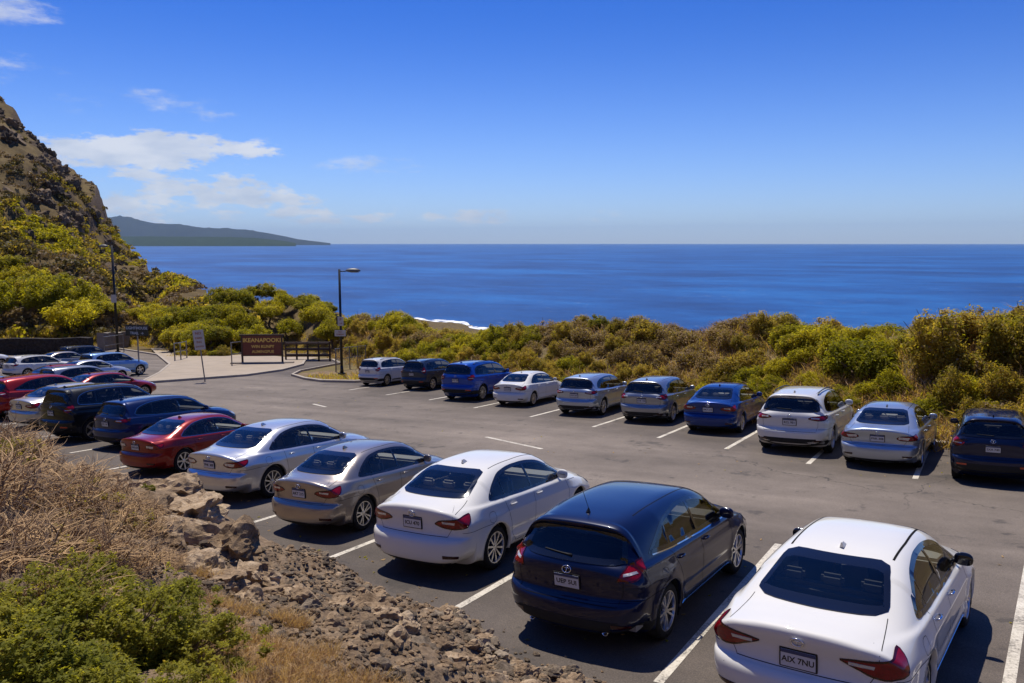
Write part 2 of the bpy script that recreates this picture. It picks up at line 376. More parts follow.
# ================================================================ numeric noise
def _hash(i, j, seed):
    h = (i.astype(np.int64) * 374761393 + j.astype(np.int64) * 668265263 + seed * 974634777) & 0xffffffff
    h = ((h ^ (h >> 13)) * 1274126177) & 0xffffffff
    return ((h ^ (h >> 16)) & 0xffff) / 65535.0
def vnoise(x, y, seed=0):
    i = np.floor(x); j = np.floor(y); fx = x - i; fy = y - j
    fx = fx * fx * fx * (fx * (fx * 6 - 15) + 10); fy = fy * fy * fy * (fy * (fy * 6 - 15) + 10)
    a = _hash(i, j, seed); b = _hash(i + 1, j, seed); c = _hash(i, j + 1, seed); d = _hash(i + 1, j + 1, seed)
    return (a + (b - a) * fx) * (1 - fy) + (c + (d - c) * fx) * fy
def fbm(x, y, oct=5, seed=0, ridged=False):
    s = 0; a = .5; t = 0
    for k in range(oct):
        v = vnoise(x * 2 ** k + 17.3 * k, y * 2 ** k - 9.1 * k, seed + k)
        s = s + a * ((1 - np.abs(2 * v - 1)) if ridged else v); t += a; a *= .5
    return s / t

# ================================================================ the lie of the land
SEA = -42.0
# azimuths are measured clockwise from the viewing direction
def az_of_u(u): return math.atan((u - 512) / (FPX * math.cos(PITCH)))
TU = [-900, -300, 0, 60, 110, 150, 180, 235, 290, 340, 365]
TVE = [351, 351, 350, 350, 350, 345, 358, 356, 352, 357, 366]
KERB = [(14.0, 18.2), (8.0, 20.75), (-.73, 24.4), (-9.5, 28.6), (-19.0, 32.2), (-26.6, 35.0)]
def kerb_hit(u):
    d = FW + (u - 512) / FPX * RT; d = d[:2] / np.linalg.norm(d[:2])
    for (x0, y0), (x1, y1) in zip([(60, -1.5)] + KERB[:-1], KERB):
        A = np.array([[d[0], x0 - x1], [d[1], y0 - y1]]); 
        try: r, k = np.linalg.solve(A, [x0, y0])
        except Exception: continue
        if -.001 <= k <= 1.001 and r > 0: return r
    return 46.
au = [az_of_u(u) for u in TU]; re_ = [math.hypot(*gnd(u, v)) for u, v in zip(TU, TVE)]
for u in (385, 420, 480, 560, 640, 740, 840, 940, 1024, 1200, 1500): au.append(az_of_u(u)); re_.append(kerb_hit(u) + .25)
EDGE_A, EDGE_R = np.array(au), np.array(re_)
# crest of the ground behind the edge: pixel column, pixel height of what tops it, height of the bushes on it, run
CR = [(-900, -330, 0, 230), (-500, -160, 0, 210), (-200, -20, 0, 190), (-100, 30, 0, 180), (-40, 68, 0, 160), (0, 84, 0, 135), (15, 98, 0, 132), (33, 117, 0, 128), (56, 152, 0, 122), (78, 178, 0, 116), (90, 186, 0, 112), (102, 222, 0, 104), (120, 243, 0, 92),
      (137, 256, .0, 84), (152, 264, .0, 76), (170, 275, .0, 66), (186, 282, .3, 56), (215, 291, 1.0, 36), (240, 292, 2.4, 16), (290, 293, 2.4, 15), (330, 304, 2.2, 14), (355, 314, 2.0, 14), (400, 311, 1.9, 14),
      (428, 325, 1.4, 13), (450, 333, 1.1, 12), (474, 333, 1.2, 12), (500, 327, 1.4, 12), (560, 324, 1.6, 11), (600, 318, 1.7, 11), (660, 319, 1.6, 11), (690, 327, 1.5, 10), (720, 320, 1.6, 10), (780, 313, 1.8, 9),
      (850, 321, 1.8, 9), (900, 322, 1.9, 8), (960, 316, 2.0, 8), (1024, 302, 2.3, 8), (1200, 288, 2.3, 8), (1500, 275, 2.3, 8)]
CR_A = np.array([az_of_u(c[0]) for c in CR]); cr_run = np.array([c[3] for c in CR], float)
cr_r = np.interp(CR_A, EDGE_A, EDGE_R) + cr_run
CR_Z = np.array([EYE - (c[1] - 243) / FPX * r * math.cos(a) - .30 * c[2] for c, r, a in zip(CR, cr_r, CR_A)])
TOEN = np.array([.307, .952]); TOEC = -3.77 * .307 + 7.1 * .952
def toe(x, y):
    """distance behind the toe of the near bank, positive towards the camera"""
    wob = .35 * (fbm(x * .45, y * .45, 3, 5) - .5) * 2
    return TOEC - (x * TOEN[0] + y * TOEN[1]) - np.clip((-11 - x) * .16, 0, 6) + wob
def terrain(x, y, fine=True):
    x = np.asarray(x, float); y = np.asarray(y, float)
    r = np.hypot(x, y); a = np.arctan2(x, y) + YAW
    a = (a + math.pi) % (2 * math.pi) - math.pi
    if fine: a = a + np.clip((r - 60) / 60, 0, 1) * .05 * (fbm(x * .03, y * .03, 4, 51) - .5) * (a < .0)
    re = np.interp(a, EDGE_A, EDGE_R); run = np.interp(a, CR_A, cr_run); zc = np.interp(a, CR_A, CR_Z)
    rc = re + run
    rr = np.minimum(r, re); k = rr / np.maximum(r, 1e-6)
    base = plane(x * k, y * k)
    t = np.clip((r - re) / run, 0, 1)
    mount = np.clip((run - 30) / 60, 0, 1)
    prof = (t * t * (3 - 2 * t)) * (1 - mount) + (.55 * t + .45 * t ** 2.2) * mount
    z = base + .12 * np.clip((r - re) / .3, 0, 1) * (1 - t) + (zc - base) * prof
    beyond = np.clip(r - rc, 0, None)
    shore = 290 + (184 - 800 * (a - az_of_u(450))) * smooth(az_of_u(345), az_of_u(405), a) * (1 - smooth(az_of_u(500), az_of_u(560), a)) + 25 * (fbm(a * 30, a * 0, 3, 9) - .5); sl = np.where(mount > .5, .75, (zc - SEA + 1) / np.maximum(shore - rc, 50))
    q_ = np.clip(beyond / np.maximum(shore - rc, 50), 0, 1); z = np.where(mount > .5, z - beyond * sl, z - beyond * sl - 5.0 * np.sin(math.pi * np.sqrt(q_)) * (beyond > 0))
    z = np.maximum(z, SEA - 6)
    if fine:
        m = mount * np.clip((r - re) / 25, 0, 1)
        n_ = fbm(x * .022, y * .022, 6, 3, True) - .62
        n2_ = fbm(x * .10, y * .10, 5, 11, True) - .6
        z = z + m * (n_ * 15 + n2_ * 6.5) * np.clip(1.12 - .75 * t, .34, 1)
        off = np.clip((r - re) / 3, 0, 1) * (1 - mount)
        z = z + off * ((fbm(x * .22, y * .22, 4, 21) - .5) * 1.0)
    # the near bank of rubble the photographer stands on
    d = toe(x, y)
    dd = np.clip(d, 0, None)
    bank_ = .42 * smooth(0, .75, dd) + .385 * np.clip(dd - .35, 0, 5.8)
    if fine:
        bank_ = bank_ + smooth(.05, .9, dd) * ((fbm(x * 1.1, y * 1.1, 5, 31) - .5) * .42 + (fbm(x * 5, y * 5, 4, 41, True) - .5) * .12)
    z = z + bank_ * (r < 60)
    return z

def sheet(name, poly, m, dz, step=1.2, zf=None):
    """a flat sheet laid on the slope, triangulated finely enough to follow it"""
    xs = [p[0] for p in poly]; ys = [p[1] for p in poly]
    pts = [Vector(p) for p in densify(poly, step)]; nb = len(pts)
    inner = [Vector((X + .01, Y + .013)) for X in np.arange(min(xs), max(xs), step) for Y in np.arange(min(ys), max(ys), step) if inside(poly, X + .01, Y + .013)]
    r = delaunay_2d_cdt(pts + inner, [(i, (i + 1) % nb) for i in range(nb)], [], 0, 1e-5)
    V, Fc = r[0], [f for f in r[2] if inside(poly, *(sum((r[0][i] for i in f), Vector((0, 0))) / len(f)))]
    zf = zf or plane
    return mesh_obj(name, [(p.x, p.y, float(zf(p.x, p.y)) + dz) for p in V], [tuple(f) for f in Fc], [m], smooth=True)
def inside(poly, x, y):
    c = False; n = len(poly); j = n - 1
    for i in range(n):
        xi, yi = poly[i]; xj, yj = poly[j]
        if (yi > y) != (yj > y) and x < (xj - xi) * (y - yi) / (yj - yi) + xi: c = not c
        j = i
    return c
def densify(poly, step, closed=True):
    out = []; n = len(poly)
    for i in range(n if closed else n - 1):
        a, b = poly[i], poly[(i + 1) % n]; k = max(1, int(math.hypot(b[0] - a[0], b[1] - a[1]) / step))
        out += [(a[0] + (b[0] - a[0]) * j / k, a[1] + (b[1] - a[1]) * j / k) for j in range(k)]
    if not closed: out.append(poly[-1])
    return out

# ---------------------------------------------------------------- ground materials
def ground_mat():
    m, t, o = new_mat('ground'); p = t.node('ShaderNodeBsdfPrincipled'); p.inputs['Roughness'].default_value = .95
    p.inputs['Specular IOR Level'].default_value = .1
    g = t.node('ShaderNodeNewGeometry'); pos = g.outputs['Position']
    s = t.node('ShaderNodeSeparateXYZ'); t.l.new(g.outputs['Normal'], s.inputs[0])
    a = t.noise(pos, .35, 8, .65); b = t.noise(pos, 3.5, 8, .7); c = t.noise(pos, 22, 5, .6); big = t.noise(pos, .06, 6, .6)
    soil = t.ramp(b, [(.25, (.11, .075, .050)), (.5, (.25, .175, .110)), (.75, (.40, .295, .195))])
    grass = t.ramp(a, [(.25, (.055, .060, .016)), (.5, (.13, .115, .032)), (.75, (.28, .20, .09))])
    rock = t.ramp(b, [(.3, (.040, .030, .024)), (.6, (.15, .105, .072)), (.8, (.26, .19, .13))])
    far = t.node('ShaderNodeVectorMath'); far.operation = 'LENGTH'; t.l.new(pos, far.inputs[0])
    f = t.sstep(16, 30, far.outputs['Value'])
    veg = t.mix(t.sstep(.40, .60, t.math('ADD', t.math('MULTIPLY', a, .5), t.math('MULTIPLY', big, .5))), soil, grass)
    veg = t.mix(f, soil, veg)
    ff = t.sstep(60, 95, far.outputs['Value']); veg = t.mix(ff, veg, t.ramp(a, [(.3, (.075, .054, .026)), (.55, (.155, .110, .050)), (.75, (.22, .165, .070))]))
    steep = t.sstep(.80, .55, t.math('ADD', s.outputs[2], t.math('MULTIPLY', t.math('SUBTRACT', b, .5), .4)))
    steep = t.math('MULTIPLY', steep, f)
    c3 = t.mix(steep, veg, rock)
    c3 = t.mix(.35, c3, t.ramp(c, [(.3, (.35, .35, .35)), (.7, (1.0, 1.0, 1.0))]), 'MULTIPLY')
    t.put(p.inputs['Base Color'], c3)
    bu = t.node('ShaderNodeBump'); bu.inputs['Strength'].default_value = .8; bu.inputs['Distance'].default_value = .12
    t.l.new(t.math('ADD', b, t.math('MULTIPLY', c, .3)), bu.inputs['Height']); t.l.new(bu.outputs[0], p.inputs['Normal'])
    t.l.new(p.outputs[0], o.inputs[0]); return m
def asphalt_mat(name, k=1.0):
    m, t, o = new_mat(name); p = t.node('ShaderNodeBsdfPrincipled')
    pos = t.node('ShaderNodeNewGeometry').outputs['Position']
    big = t.noise(pos, .16, 6, .6); mid = t.noise(pos, 1.4, 6, .65); fine = t.noise(pos, 60, 3, .8)
    st = t.node('ShaderNodeMapping'); t.l.new(pos, st.inputs[0]); st.inputs['Rotation'].default_value = (0, 0, math.radians(-21)); st.inputs['Scale'].default_value = (.10, 1.0, 1)
    tracks = t.noise(st.outputs[0], .8, 4, .5)
    v = t.math('ADD', t.math('MULTIPLY', big, .42), t.math('ADD', t.math('MULTIPLY', mid, .22), t.math('MULTIPLY', tracks, .40)))
    c = t.ramp(v, [(.36, (.066 * k, .056 * k, .048 * k)), (.56, (.124 * k, .106 * k, .092 * k)), (.70, (.180 * k, .155 * k, .134 * k))])
    c = t.mix(.85, c, t.ramp(fine, [(.25, (.45, .45, .45)), (.5, (1.0, 1.0, 1.0)), (.78, (1.9, 1.85, 1.75))]), 'MULTIPLY')
    # the bays are darker than the driving lane; the lane is polished pale by tyres
    sp_ = t.node('ShaderNodeSeparateXYZ'); t.l.new(pos, sp_.inputs[0])
    wob = t.math('MULTIPLY', t.noise(pos, .5, 4, .6), 1.6)
    d1 = t.math('ADD', t.math('ADD', t.math('MULTIPLY', sp_.outputs[0], .266), t.math('MULTIPLY', sp_.outputs[1], .964)), wob)
    d2 = t.math('ADD', t.math('ADD', t.math('MULTIPLY', sp_.outputs[0], .376), t.math('MULTIPLY', sp_.outputs[1], .927)), wob)
    lane = t.math('MULTIPLY', t.sstep(10.5, 14.0, d1), t.sstep(19.6, 17.0, d2))
    c = t.mix(lane, t.mix(1.0, c, (.82, .78, .75, 1), 'MULTIPLY'), t.mix(1.0, c, (1.42, 1.36, 1.27, 1), 'MULTIPLY'))
    # oil drips and dark patches
    oil = t.math('MAXIMUM', t.sstep(.60, .70, t.noise(pos, .9, 4, .7)), t.sstep(.66, .72, t.noise(pos, 2.6, 3, .6)))
    c = t.mix(t.math('MULTIPLY', oil, .55), c, (.03, .028, .027, 1))
    vor = t.node('ShaderNodeTexVoronoi'); vor.feature = 'DISTANCE_TO_EDGE'; vor.inputs['Scale'].default_value = .16
    dst = t.vmath('ADD', pos, t.vmath('SCALE', t.noise(pos, .7, 4, .7, out=1))); t.l.new(dst, vor.inputs['Vector'])
    dst.node.inputs[1].default_value = (0, 0, 0)
    crack = t.math('MULTIPLY', t.sstep(.0028, .0008, vor.outputs[0]), t.sstep(.45, .6, t.noise(pos, .2, 2)))
    c = t.mix(t.math('MULTIPLY', crack, .8), c, (.02, .019, .018, 1))
    t.put(p.inputs['Base Color'], c); p.inputs['Roughness'].default_value = .85; p.inputs['Specular IOR Level'].default_value = .3
    bu = t.node('ShaderNodeBump'); bu.inputs['Strength'].default_value = .5; bu.inputs['Distance'].default_value = .01
    t.l.new(fine, bu.inputs['Height']); t.l.new(bu.outputs[0], p.inputs['Normal'])
    t.l.new(p.outputs[0], o.inputs[0]); return m
def worn_paint_mat():
    m, t, o = new_mat('road paint'); p = t.node('ShaderNodeBsdfPrincipled')
    pos = t.node('ShaderNodeNewGeometry').outputs['Position']
    f = t.math('ADD', t.math('MULTIPLY', t.noise(pos, 26, 5, .75), .6), t.math('MULTIPLY', t.noise(pos, 1.7, 4, .6), .4))
    c = t.ramp(f, [(.39, (.15, .135, .115)), (.48, (.48, .43, .35)), (.62, (.66, .61, .51))])
    t.put(p.inputs['Base Color'], c); p.inputs['Roughness'].default_value = .8
    t.l.new(p.outputs[0], o.inputs[0]); return m
def sea_mat():
    m, t, o = new_mat('sea'); p = t.node('ShaderNodeBsdfPrincipled')
    pos = t.node('ShaderNodeNewGeometry').outputs['Position']
    mp = t.node('ShaderNodeMapping'); t.l.new(pos, mp.inputs[0]); mp.inputs['Rotation'].default_value = (0, 0, -YAW); mp.inputs['Scale'].default_value = (.62, 1, 1)
    big = t.noise(mp.outputs[0], .0045, 6, .6); mid = t.noise(mp.outputs[0], .030, 10, .78)
    v = t.math('ADD', t.math('MULTIPLY', big, .6), t.math('MULTIPLY', mid, .4))
    c = t.ramp(v, [(.42, (.002, .030, .125)), (.50, (.004, .057, .21)), (.59, (.009, .105, .32))])
    cap = t.math('MULTIPLY', t.sstep(.62, .68, t.noise(mp.outputs[0], .16, 5, .7)), t.sstep(.48, .60, t.noise(mp.outputs[0], .02, 3)))
    c = t.mix(t.math('MULTIPLY', cap, .35), c, (.6, .65, .7, 1))
    t.put(p.inputs['Base Color'], c); p.inputs['Roughness'].default_value = .35; p.inputs['Specular IOR Level'].default_value = .18
    bu = t.node('ShaderNodeBump'); bu.inputs['Strength'].default_value = .55; bu.inputs['Distance'].default_value = 1.3
    t.l.new(t.math('ADD', mid, t.math('MULTIPLY', t.noise(mp.outputs[0], .3, 5, .6), .25)), bu.inputs['Height']); t.l.new(bu.outputs[0], p.inputs['Normal'])
    t.l.new(p.outputs[0], o.inputs[0]); return m

M_ground = ground_mat(); M_asphalt = asphalt_mat('asphalt'); M_road2 = asphalt_mat('old asphalt', 1.6)
M_paint = worn_paint_mat(); M_sea = sea_mat()
M_pave = pbr('pale paving', (.33, .265, .195), .9, var=(.9, .30), bump=(30, .3, .01))
M_kerb = pbr('kerb concrete', (.36, .31, .25), .9, var=(3, .45), bump=(25, .5, .01))

# ---------------------------------------------------------------- terrain sheet (polar, fine where the camera looks)
fine_a = np.radians(np.arange(-37, 37, .13)); coarse = np.radians(np.r_[np.arange(-180, -37, 2.2)]); coarse2 = np.radians(np.arange(37, 180, 2.2))
AZ = np.concatenate([coarse, fine_a, coarse2])
RR = [0.35]
while RR[-1] < 640: RR.append(RR[-1] * (1.0085 if 18 > RR[-1] > 3 else 1.013) + .004)
RR = np.array(RR)
A_, R_ = np.meshgrid(AZ, RR); X_ = np.sin(A_ - YAW) * R_; Y_ = np.cos(A_ - YAW) * R_
Z_ = terrain(X_, Y_)
# sink the sheet a hand's breadth under paved areas
LOT = [(14.0, 18.2), (8.0, 20.75), (-.73, 24.4), (-9.5, 28.6), (-19.0, 32.2), (-26.6, 35.0), (-27.6, 33.4), (-28.5, 31.85), (-30.5, 31.4), (-32.5, 32.1), (-35.0, 33.6), (-36.7, 35.9), (-39.0, 42.0), (-42.2, 44.6),
       (-43.4, 43.2), (-40.6, 40.2), (-38.2, 36.0), (-37.3, 32.3), (-38.9, 26.4), (-43.9, 31.2), (-50, 36.4), (-62, 44.0), (-76, 49.5), (-84, 44), (-84, 20), (-60, 6), (-30, 3), (-16, 1), (0, -3), (30, -12), (34, 9)]
PLAZA = [(-38.2, 36.0), (-37.3, 32.3), (-38.9, 26.4), (-43.9, 31.2), (-50, 36.4), (-62, 44.0), (-72, 50.5), (-66, 53.5), (-58, 50), (-53, 47.4), (-47.5, 45.0), (-46.0, 45.8), (-44.4, 45.6), (-43.4, 43.2), (-40.6, 40.2)]
paved = np.zeros(X_.shape, bool)
def inside_np(poly, X, Y):
    c = np.zeros(X.shape, bool); n = len(poly); j = n - 1
    for i in range(n):
        xi, yi = poly[i]; xj, yj = poly[j]
        with np.errstate(divide='ignore', invalid='ignore'):
            c ^= ((yi > Y) != (yj > Y)) & (X < (xj - xi) * (Y - yi) / (yj - yi) + xi)
        j = i
    return c
for P in (LOT, PLAZA): paved |= inside_np(P, X_, Y_)
D_ = toe(X_, Y_)
Z_ = np.where(paved & (D_ < 0), plane(X_, Y_) - .10, Z_)
na = len(AZ); nr = len(RR)
i0 = (np.arange(nr - 1)[:, None] * na + np.arange(na)[None]); i1 = np.roll(np.arange(na), -1)[None] + np.arange(nr - 1)[:, None] * na
F_ = np.stack([i0, i1, i1 + na, i0 + na], -1).reshape(-1, 4)
ter = mesh_obj('terrain', np.stack([X_, Y_, Z_], -1).reshape(-1, 3), F_, [M_ground], smooth=True); tag(ter, kind='structure')
tv = ter.data
def tz(x, y): return float(terrain(np.array([x]), np.array([y]))[0])

# ---------------------------------------------------------------- car park, markings, paving, kerbs
lot = sheet('parking_lot', LOT, M_asphalt, 0, 1.5); tag(lot, kind='structure')
plaza = sheet('pavement', PLAZA, M_pave, .12, 1.5); tag(plaza, kind='structure')
def strip(mb, a, b, wd, dz):
    a, b = np.array(a), np.array(b); d = (b - a) / np.linalg.norm(b - a); n = np.array([-d[1], d[0]]) * wd / 2
    P = [a - n, b - n, b + n, a + n]; mb.add([(p[0], p[1], plane(*p) + dz) for p in P], [(0, 1, 2, 3)])
mk = MB()
near_marks = [(658, 683), (424, 627), (330, 558), (248, 524), (178, 492), (107, 470), (70, 453), (35, 438), (2, 425)]
for u, v in near_marks:
    x, y = gnd(u, v); strip(mk, (x, y), (x, y + 5.6), .11, .004)
(x0, y0), (x1, y1) = gnd(1009, 683), gnd(1023, 600); strip(mk, (x0 - (x1 - x0) * .6, y0 - (y1 - y0) * .6), (x1 + (x1 - x0) * .8, y1 + (y1 - y0) * .8), .12, .004)
for u, v in [(915, 479), (808, 464), (726, 449), (658, 438), (593, 427), (530, 417), (474, 408), (429, 400), (386, 395), (349, 390)]:
    x, y = gnd(u, v); strip(mk, (x, y), (x, y + 4.6), .12, .004)
strip(mk, gnd(486, 437), gnd(542, 449), .12, .004)
strip(mk, gnd(313, 404), gnd(326, 407), .12, .004)
mko = mk.build('parking_markings', M_paint); tag(mko, kind='structure')
def kerb(pts, wd=.16, h=.13, name='kerb', side=1):
    pts = densify(pts, .6, False); V = []; Fc = []
    for i, p in enumerate(pts):
        a = np.array(pts[max(i - 1, 0)]); b = np.array(pts[min(i + 1, len(pts) - 1)]); d = (b - a) / np.linalg.norm(b - a); n = np.array([-d[1], d[0]]) * side
        z = plane(*p)
        for k, (o_, hh) in enumerate([(0, -.08), (0.01, h - .02), (.03, h), (wd, h + .003), (wd, -.08)]):
            q = np.array(p) + n * o_; V.append((q[0], q[1], z + hh))
    for i in range(len(pts) - 1):
        for k in range(4): Fc.append((i * 5 + k, i * 5 + k + 1, (i + 1) * 5 + k + 1, (i + 1) * 5 + k))
    Fc += [(0, 4, 3, 2, 1), tuple(len(V) - 5 + k for k in range(5))]
    o = mesh_obj(name, V, Fc, [M_kerb]); return tag(o, kind='structure')
kerb(LOT[0:6], side=-1)
kerb(LOT[5:14], side=-1)
kerb(LOT[13:18], side=-1)
kerb(LOT[17:23], side=-1)

# ---------------------------------------------------------------- sea, surf, far coast
a = np.radians(np.arange(0, 360, 1.0)); r = np.array([200, 400, 700, 1500, 4000, 10000, 22000, 40000.])
Ag, Rg = np.meshgrid(a, r); V = np.stack([np.sin(Ag) * Rg, np.cos(Ag) * Rg, np.full(Ag.shape, SEA)], -1).reshape(-1, 3)
n = len(a); Fs = [(i * n + j, i * n + (j + 1) % n, (i + 1) * n + (j + 1) % n, (i + 1) * n + j) for i in range(len(r) - 1) for j in range(n)]
sea = mesh_obj('sea', V, np.array(Fs), [M_sea]); tag(sea, kind='structure')
def surf():
    """broken white water along the foot of the land"""
    m, t, o = new_mat('white water'); p = t.node('ShaderNodeBsdfPrincipled'); p.inputs['Roughness'].default_value = .8
    pos = t.node('ShaderNodeNewGeometry').outputs['Position']
    p.inputs['Base Color'].default_value = (.78, .80, .82, 1)
    f = t.noise(pos, .12, 6, .7); t.put(p.inputs['Alpha'], t.sstep(.40, .52, f)); t.l.new(p.outputs[0], o.inputs[0])
    V = []; Fc = []; k = 0
    for az in np.radians(np.arange(-33, 36, .15)):
        rs = np.arange(200, 560, 1.5); xs, ys = np.sin(az - YAW) * rs, np.cos(az - YAW) * rs
        zz = terrain(xs, ys); i = int(np.argmax(zz < SEA)); r0 = rs[i]
        for dr in (-6, 9 + 11 * float(fbm(np.array([az * 60.]), np.array([0.]), 3, 77)[0])):
            rr = r0 + dr; V.append((math.sin(az - YAW) * rr, math.cos(az - YAW) * rr, SEA + .25))
        if k: b = 2 * k; Fc.append((b - 2, b - 1, b + 1, b))
        k += 1
    return tag(mesh_obj('surf', V, Fc, [m]), kind='structure')
surf()
def far_land(name, u0, u1, top, D, depth, mat, seed, amp):
    """a distant stretch of coast: a real height field, kilometres deep"""
    us = np.arange(u0, u1, 1.0); tops = np.interp(us, [t_[0] for t_ in top], [t_[1] for t_ in top])
    V = []; rows = 16
    for j in range(rows):
        s = j / (rows - 1); prof = math.sin(math.pi * s) ** .8
        for u, tp in zip(us, tops):
            a = az_of_u(u); r = (D + depth * (s - .5)) / math.cos(a); x, y = math.sin(a - YAW) * r, math.cos(a - YAW) * r
            h = max((243 - tp) / FPX * D, 0) + (EYE - SEA)
            nn = float(fbm(np.array([u * .045]), np.array([s * 4.]), 5, seed, True)[0]) - .6
            V.append((x, y, SEA - 1 + (h + 1) * prof * (1 + nn * amp * (1 if prof < .98 else .3))))
    n = len(us); Fc = np.array([(j * n + i, j * n + i + 1, (j + 1) * n + i + 1, (j + 1) * n + i) for j in range(rows - 1) for i in range(n - 1)])
    return tag(mesh_obj(name, V, Fc, [mat], smooth=True), kind='structure')
M_farland = pbr('far hills', (.026, .032, .034), 1, spec=0, var=(.0012, .5))
M_farplain = pbr('far plain', (.028, .042, .02), 1, spec=0, var=(.004, .5))
far_land('far_mountain', 40, 334, [(40, 222), (100, 219), (125, 217.5), (138, 219), (160, 224), (185, 225), (210, 228), (250, 230), (275, 234), (300, 239), (332, 243)], 21000, 7000, M_farland, 5, .25)
far_land('far_coast', 40, 300, [(40, 237), (150, 236.5), (230, 237), (260, 238), (285, 240.5), (300, 243)], 13000, 2500, M_farplain, 8, .12)
# ================================================================ car materials
M_tyre = pbr('tyre rubber', (.012, .012, .013), .85, spec=.25, var=(6, .5))
M_rim = pbr('alloy', (.62, .62, .64), .28, metal=1)
M_disc = pbr('brake disc', (.10, .10, .10), .4, metal=1)
M_blk = pbr('black trim', (.010, .010, .011), .35, spec=.4)
M_matt = pbr('matt black plastic', (.017, .017, .018), .75, spec=.3, var=(5, .4))
M_gloss = pbr('gloss black', (.006, .006, .007), .08, spec=.5, coat=.6)
M_chrome = pbr('chrome', (.75, .76, .78), .12, metal=1)
M_seam = pbr('panel gap', (.010, .010, .010), .9, spec=.1)
M_red = pbr('red lamp lens', (.20, .001, .004), .10, spec=.3, coat=.5, var=(26, .8))
M_redlo = pbr('dark red lamp lens', (.035, .001, .002), .10, spec=.3, coat=.5)
M_clear = pbr('clear lamp lens', (.55, .52, .50), .12, coat=1.0, metal=.3)
M_amber = pbr('amber reflector', (.50, .05, .01), .2, coat=.6)
M_seat_d = pbr('dark seat cloth', (.035, .036, .040), .9, var=(8, .3))
M_seat_l = pbr('grey seat cloth', (.24, .22, .20), .9, var=(8, .3))
M_liner = pbr('cabin lining', (.22, .21, .20), .95)
M_glass = glass_mat('window glass', (.80, .84, .84))
M_tint = glass_mat('tinted window glass', (.30, .31, .32))
M_plate = pbr('number plate', (.55, .55, .56), .4); M_pblue = pbr('plate band', (.03, .045, .12), .4)
PAINTS = dict(
    white=paint('white paint', (.70, .68, .63), 0, dusty=.05), pearl=paint('pearl white paint', (.66, .645, .61), .05),
    silver=paint('silver paint', (.60, .60, .60), .75), champagne=paint('champagne paint', (.56, .53, .48), .7),
    bluesilver=paint('blue silver paint', (.40, .45, .52), .7), steel=paint('steel grey paint', (.30, .32, .35), .75),
    bronze=paint('bronze grey paint', (.33, .29, .26), .75), navy=paint('midnight blue paint', (.0020, .006, .034), .1, dusty=.003),
    blue=paint('bright blue paint', (.004, .052, .32), .3, dusty=.01), royal=paint('deep blue paint', (.003, .030, .17), .3, dusty=.008),
    deepnavy=paint('deep navy paint', (.003, .014, .075), .2, dusty=.006),
    black=paint('black paint', (.0022, .0026, .004), .0, dusty=.004), red=paint('dark red paint', (.22, .008, .004), .25, dusty=.008),
    brightred=paint('red paint', (.30, .006, .006), .2, dusty=.015), paleblue=paint('pale blue paint', (.20, .34, .55), .5),
    slate=paint('slate blue paint', (.022, .034, .060), .4, dusty=.03))

# ================================================================ patches laid on a car body
def chaikin(P, it=2, keep=.22):
    P = [np.array(p, float) for p in P]
    for _ in range(it):
        Q = []
        for i in range(len(P)):
            a, b = P[i], P[(i + 1) % len(P)]; Q += [a + (b - a) * keep, b - (b - a) * keep]
        P = Q
    return [tuple(p) for p in P]
def inset(P, d):
    """shrink (d>0) a closed outline"""
    P = np.array(P, float); A = 0
    for i in range(len(P)): A += P[i][0] * P[(i + 1) % len(P)][1] - P[(i + 1) % len(P)][0] * P[i][1]
    s = 1 if A > 0 else -1; out = []
    for i in range(len(P)):
        a = P[i] - P[i - 1]; b = P[(i + 1) % len(P)] - P[i]
        a /= np.linalg.norm(a) + 1e-9; b /= np.linalg.norm(b) + 1e-9
        na_, nb_ = np.array([-a[1], a[0]]), np.array([-b[1], b[0]]); m_ = na_ + nb_; m_ /= max(np.linalg.norm(m_), .3)
        out.append(tuple(P[i] + s * d * m_))
    return out
def clip_poly(P, nx, nz, c):
    """keep the side nx*x+nz*z<=c"""
    out = []
    for i in range(len(P)):
        a, b = P[i], P[(i + 1) % len(P)]; fa, fb = nx * a[0] + nz * a[1] - c, nx * b[0] + nz * b[1] - c
        if fa <= 0: out.append(a)
        if fa * fb < 0: k = fa / (fa - fb); out.append((a[0] + (b[0] - a[0]) * k, a[1] + (b[1] - a[1]) * k))
    return out

